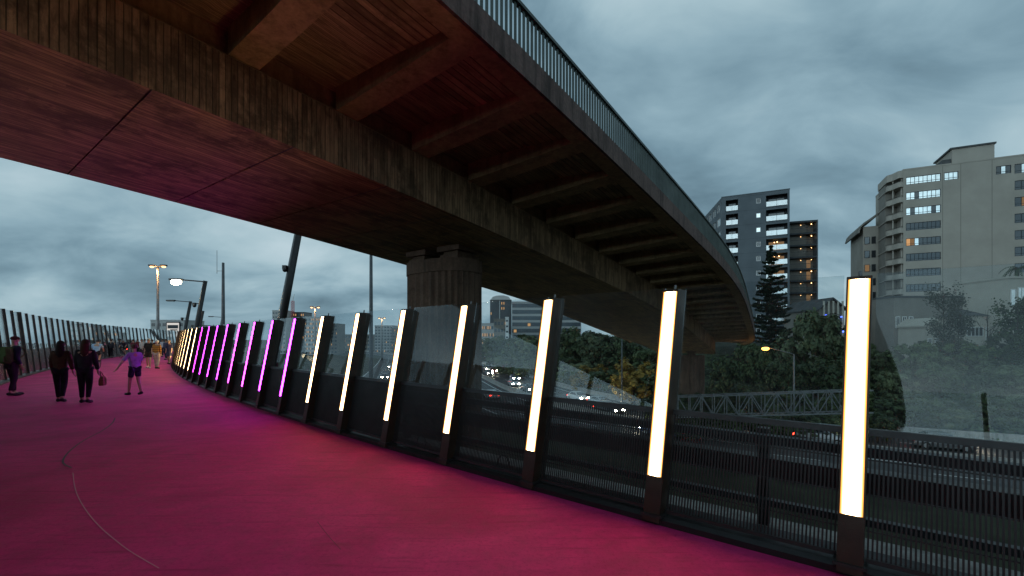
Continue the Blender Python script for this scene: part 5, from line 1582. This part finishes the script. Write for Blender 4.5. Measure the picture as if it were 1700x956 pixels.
# 3 woman in black with bag
p3 = ppos(141, 669)
person('woman in black with long brown hair walking away carrying a handbag', p3, AWAY, 1.70, .12, 'black_top', (.016,.014,.016), 'leggings', (.010,.010,.012), 'long', (.04,.018,.010), (.1,-.1), (.2,.25), (.08,.20), fingers=True, build=1.04)
bg = carried('handbag', 'brown handbag hanging from the hand of the woman in black', 'bag', p3, AWAY)
m = MB(); m.sweep([[Vector((.39+x*w,y*w-.12,z)) for x,y in ((-.05,-.15),(.05,-.15),(.06,0),(.05,.15),(-.05,.15),(-.06,0))] for z,w in ((.46,.8),(.50,1.0),(.62,.95),(.70,.6))], sm=True); m.build('bag_body', cloth('tan_leather', (.14,.065,.035)), bg)
m = MB(); m.tube([(.39,-.22,.68),(.36,-.18,.80),(.34,-.12,.84),(.36,-.06,.80),(.39,-.02,.68)], .011, 6); m.build('handle', cloth('tan_leather', (.14,.065,.035)), bg)
# 5 girl in violet shirt stepping sideways
person('girl in a loose lilac shirt and dark shorts with an arm held out', ppos(224, 656), R(60), 1.56, .20, 'lilac_shirt', (.30,.20,.42), 'shorts', (.02,.02,.04), 'short', (.10,.06,.04), (-.15,.5), (.3,.5), (.62,.25), sleeve=.55, fingers=True)
# farther figures
stripe = bpy.data.materials.new('amber_striped_knit'); stripe.use_nodes = True
t = stripe.node_tree; tc = N(t, 'ShaderNodeTexCoord'); sp = N(t, 'ShaderNodeSeparateXYZ'); t.links.new(tc.outputs['Object'], sp.inputs[0])
fz = math_node(t, 'FRACT', math_node(t, 'MULTIPLY', sp.outputs[2], 9.0))
t.links.new(ramp(t, fz, [(.0,(.50,.20,.02)),(.55,(.06,.025,.012))], 'CONSTANT'), t.nodes['Principled BSDF'].inputs['Base Color']); t.nodes['Principled BSDF'].inputs['Roughness'].default_value = .9
person('man in a black shirt and shorts walking towards the camera beside the striped jersey', ppos(247, 611), R(205), 1.76, .2, 'black_tee', (.02,.02,.02), 'shorts', (.05,.035,.03), 'cap', (.40,.36,.30), (.25,-.25), (.3,.3), skin=SKIN, sleeve=.45, shoe=(.35,.35,.35))
person('white haired person in an amber and brown striped jersey and pale trousers', ppos(260, 612), R(15), 1.66, .14, 'striped_jersey', (.5,.2,.02), 'trousers', (.42,.34,.30), 'short', (.60,.58,.55), (.1,-.1), (.2,.2), stripes=stripe, build=1.12)
person('woman in a dark dress with a pale bag strap, rightmost walker by the purple posts', ppos(281, 604), R(200), 1.64, .22, 'navy_dress', (.03,.03,.06), 'skirt', (.03,.03,.06), 'short', (.28,.20,.12), (.2,-.2), (.3,.3), sleeve=.45)
person('person in a bright pink shirt in the distant crowd', ppos(176, 593), AWAY, 1.72, .1, 'pink_shirt', (.60,.05,.28), 'trousers', (.03,.03,.05), 'short', (.35,.15,.05), sleeve=.45)
person('person in a bright orange jacket in the distant crowd', ppos(187, 589), AWAY+R(30), 1.75, .1, 'orange_jacket', (.60,.12,.02), 'trousers', (.05,.05,.06), 'short', (.03,.02,.02))
person('person in a maroon top in front of the far cyclist', ppos(222, 597), R(190), 1.70, .2, 'maroon_top', (.14,.02,.03), 'trousers', (.02,.02,.03), 'short', (.02,.015,.01))
person('person in a pale cream top left of the man in black', ppos(236, 597), R(180), 1.72, .15, 'cream_top', (.50,.44,.38), 'trousers', (.06,.05,.05), 'short', (.12,.08,.05), sleeve=.5)
person('distant person in dark clothes between the orange jacket and the cyclist', ppos(196, 588), AWAY, 1.78, .15, 'charcoal_coat', (.02,.02,.025), 'trousers', (.015,.015,.02), 'short', (.03,.02,.015))
person('distant person in a grey hoodie left of the pink shirt', ppos(169, 588), AWAY, 1.74, .18, 'grey_hoodie', (.10,.10,.11), 'trousers', (.02,.02,.03), 'short', (.03,.02,.015))
person('farthest walker in a white shirt near the end of the purple posts', ppos(270, 592), R(195), 1.72, .2, 'white_shirt', (.55,.55,.55), 'trousers', (.03,.03,.05), 'short', (.05,.03,.02))
person('farthest walker in a dark red coat left of the striped jersey', ppos(229, 590), R(185), 1.72, .2, 'red_coat', (.20,.03,.03), 'trousers', (.02,.02,.02), 'short', (.05,.03,.02))
for px, py, yaw, col, nm, lb in ((184,594,0,(.05,.05,.06),'slate_coat','distant person in a slate coat directly below the orange jacket'),(200,591,200,(.30,.30,.32),'pale_grey_top','distant person in a pale grey top beside the far cyclist'),(213,589,185,(.03,.03,.04),'ink_coat','distant person in an ink dark coat right of the far cyclist'),
        (241,594,175,(.35,.32,.30),'stone_top','distant person in a stone coloured top left of the black shirt man'),(253,596,10,(.06,.02,.02),'plum_coat','distant person in a plum coat between the black shirt and the striped jersey'),(276,597,190,(.05,.06,.10),'steel_blue_top','distant person in a steel blue top by the purple posts'),
        (262,589,0,(.02,.02,.02),'soot_coat','distant person in a soot black coat above the striped jersey'),(218,588,190,(.40,.10,.10),'brick_top','distant person in a brick red top behind the maroon one')):
    person(lb, ppos(px, py), R(yaw)+AWAY*(yaw < 90), 1.66+.02*(px % 7), .16, nm, col, 'trousers', (.02,.02,.025), 'short', (.04+.01*(px % 5),.03,.02), sleeve=.7)
# bicycles with riders
def bicycle(label, loc, rz):
    root = thing('bicycle', label, 'bicycle', loc, rz)
    for y in (-.52, .52):
        m = MB(); m.tube([(0, y+.33*math.cos(a), .345+.33*math.sin(a)) for a in [6.2832*k/24 for k in range(25)]], .017, 6, caps=False); w = m.build('wheel', M['tyre'], root)
        m = MB()
        for k in range(12):
            a = 6.2832*k/12; m.bar((0,y,.345),(0,y+.32*math.cos(a),.345+.32*math.sin(a)),.005)
        m.tube([(-.04,y,.345),(.04,y,.345)], .025, 8); m.build('spokes', M['galv'], w)
    m = MB()
    for a, b_ in (((0,-.52,.345),(0,-.08,.29)),((0,-.08,.29),(0,-.22,.80)),((0,-.52,.345),(0,-.20,.74)),((0,-.20,.74),(0,.36,.82)),((0,-.08,.29),(0,.37,.74)),((0,.34,.90),(0,.40,.68)),((0,.40,.68),(0,.52,.345))):
        m.tube([a, b_], .017, 6)
    m.build('frame', M['black'], root)
    m = MB(); m.tube([(-.26,.30,.98),(-.10,.38,.99),(.10,.38,.99),(.26,.30,.98)], .014, 6); m.tube([(0,.38,.99),(0,.34,.88)], .014, 6); m.build('handlebar', M['black'], root)
    m = MB(); m.sweep([[Vector((x*w,y,.865)) for x in (-1,1)]+[Vector((x*w,y,.90)) for x in (1,-1)] for y,w in ((-.36,.085),(-.26,.09),(-.12,.03),(-.06,.02))]); m.tube([(0,-.215,.78),(0,-.235,.87)], .013, 6); m.build('saddle', M['black'], root)
    m = MB(); m.ball((0,-.44,.80), .040, 10, 7); m.bar((0,-.25,.78),(0,-.44,.80),.015); m.build('tail_light', M['taillight'], root)
    m = MB(); m.tube([(-.12,-.02,.17),(-.07,-.02,.17),(-.05,-.08,.29),(.05,-.08,.29),(.07,-.14,.41),(.12,-.14,.41)], .012, 6); m.build('pedals', M['black'], root)
    return root
def rider(label, loc, rz, top, topc, skin=SKIN, hairc=(.02,.02,.02)):
    j = dict(pelvis=(0,-.24,.98), waist=(0,-.16,1.12), chest=(0,.02,1.30), neck=(0,.12,1.43), skull=(0,.17,1.55), crown=(0,.16,1.62),
             hipL=(-.085,-.22,.95), kneeL=(-.10,.16,.66), ankL=(-.11,-.04,.27), toeL=(-.11,.10,.20), hipR=(.085,-.22,.95), kneeR=(.10,.22,.80), ankR=(.11,-.12,.50), toeR=(.11,.02,.44),
             shL=(-.19,.04,1.36), elbL=(-.24,.16,1.14), wriL=(-.23,.29,1.02), shR=(.19,.04,1.36), elbR=(.24,.16,1.14), wriR=(.23,.29,1.02))
    return person(label, loc, rz, 1.75, 0, top, topc, 'shorts', (.02,.02,.025), 'cap', hairc, joints=j, skin=skin, sleeve=.45, group='cyclists on the pink path')
pb = ppos(161, 612)
bicycle('bicycle with a glowing red tail light behind the woman in black', pb, AWAY+R(3))
rider('cyclist in a pale blue shirt riding away behind the woman in black', pb, AWAY+R(3), 'pale_blue_shirt', (.30,.42,.55), hairc=(.03,.03,.035))
pb = ppos(206, 594)
bicycle('far bicycle coming towards the camera in the distant crowd', pb, R(195))
rider('cyclist in dark clothes riding towards the camera in the distant crowd', pb, R(195), 'dark_jersey', (.03,.03,.05), hairc=(.3,.3,.3))
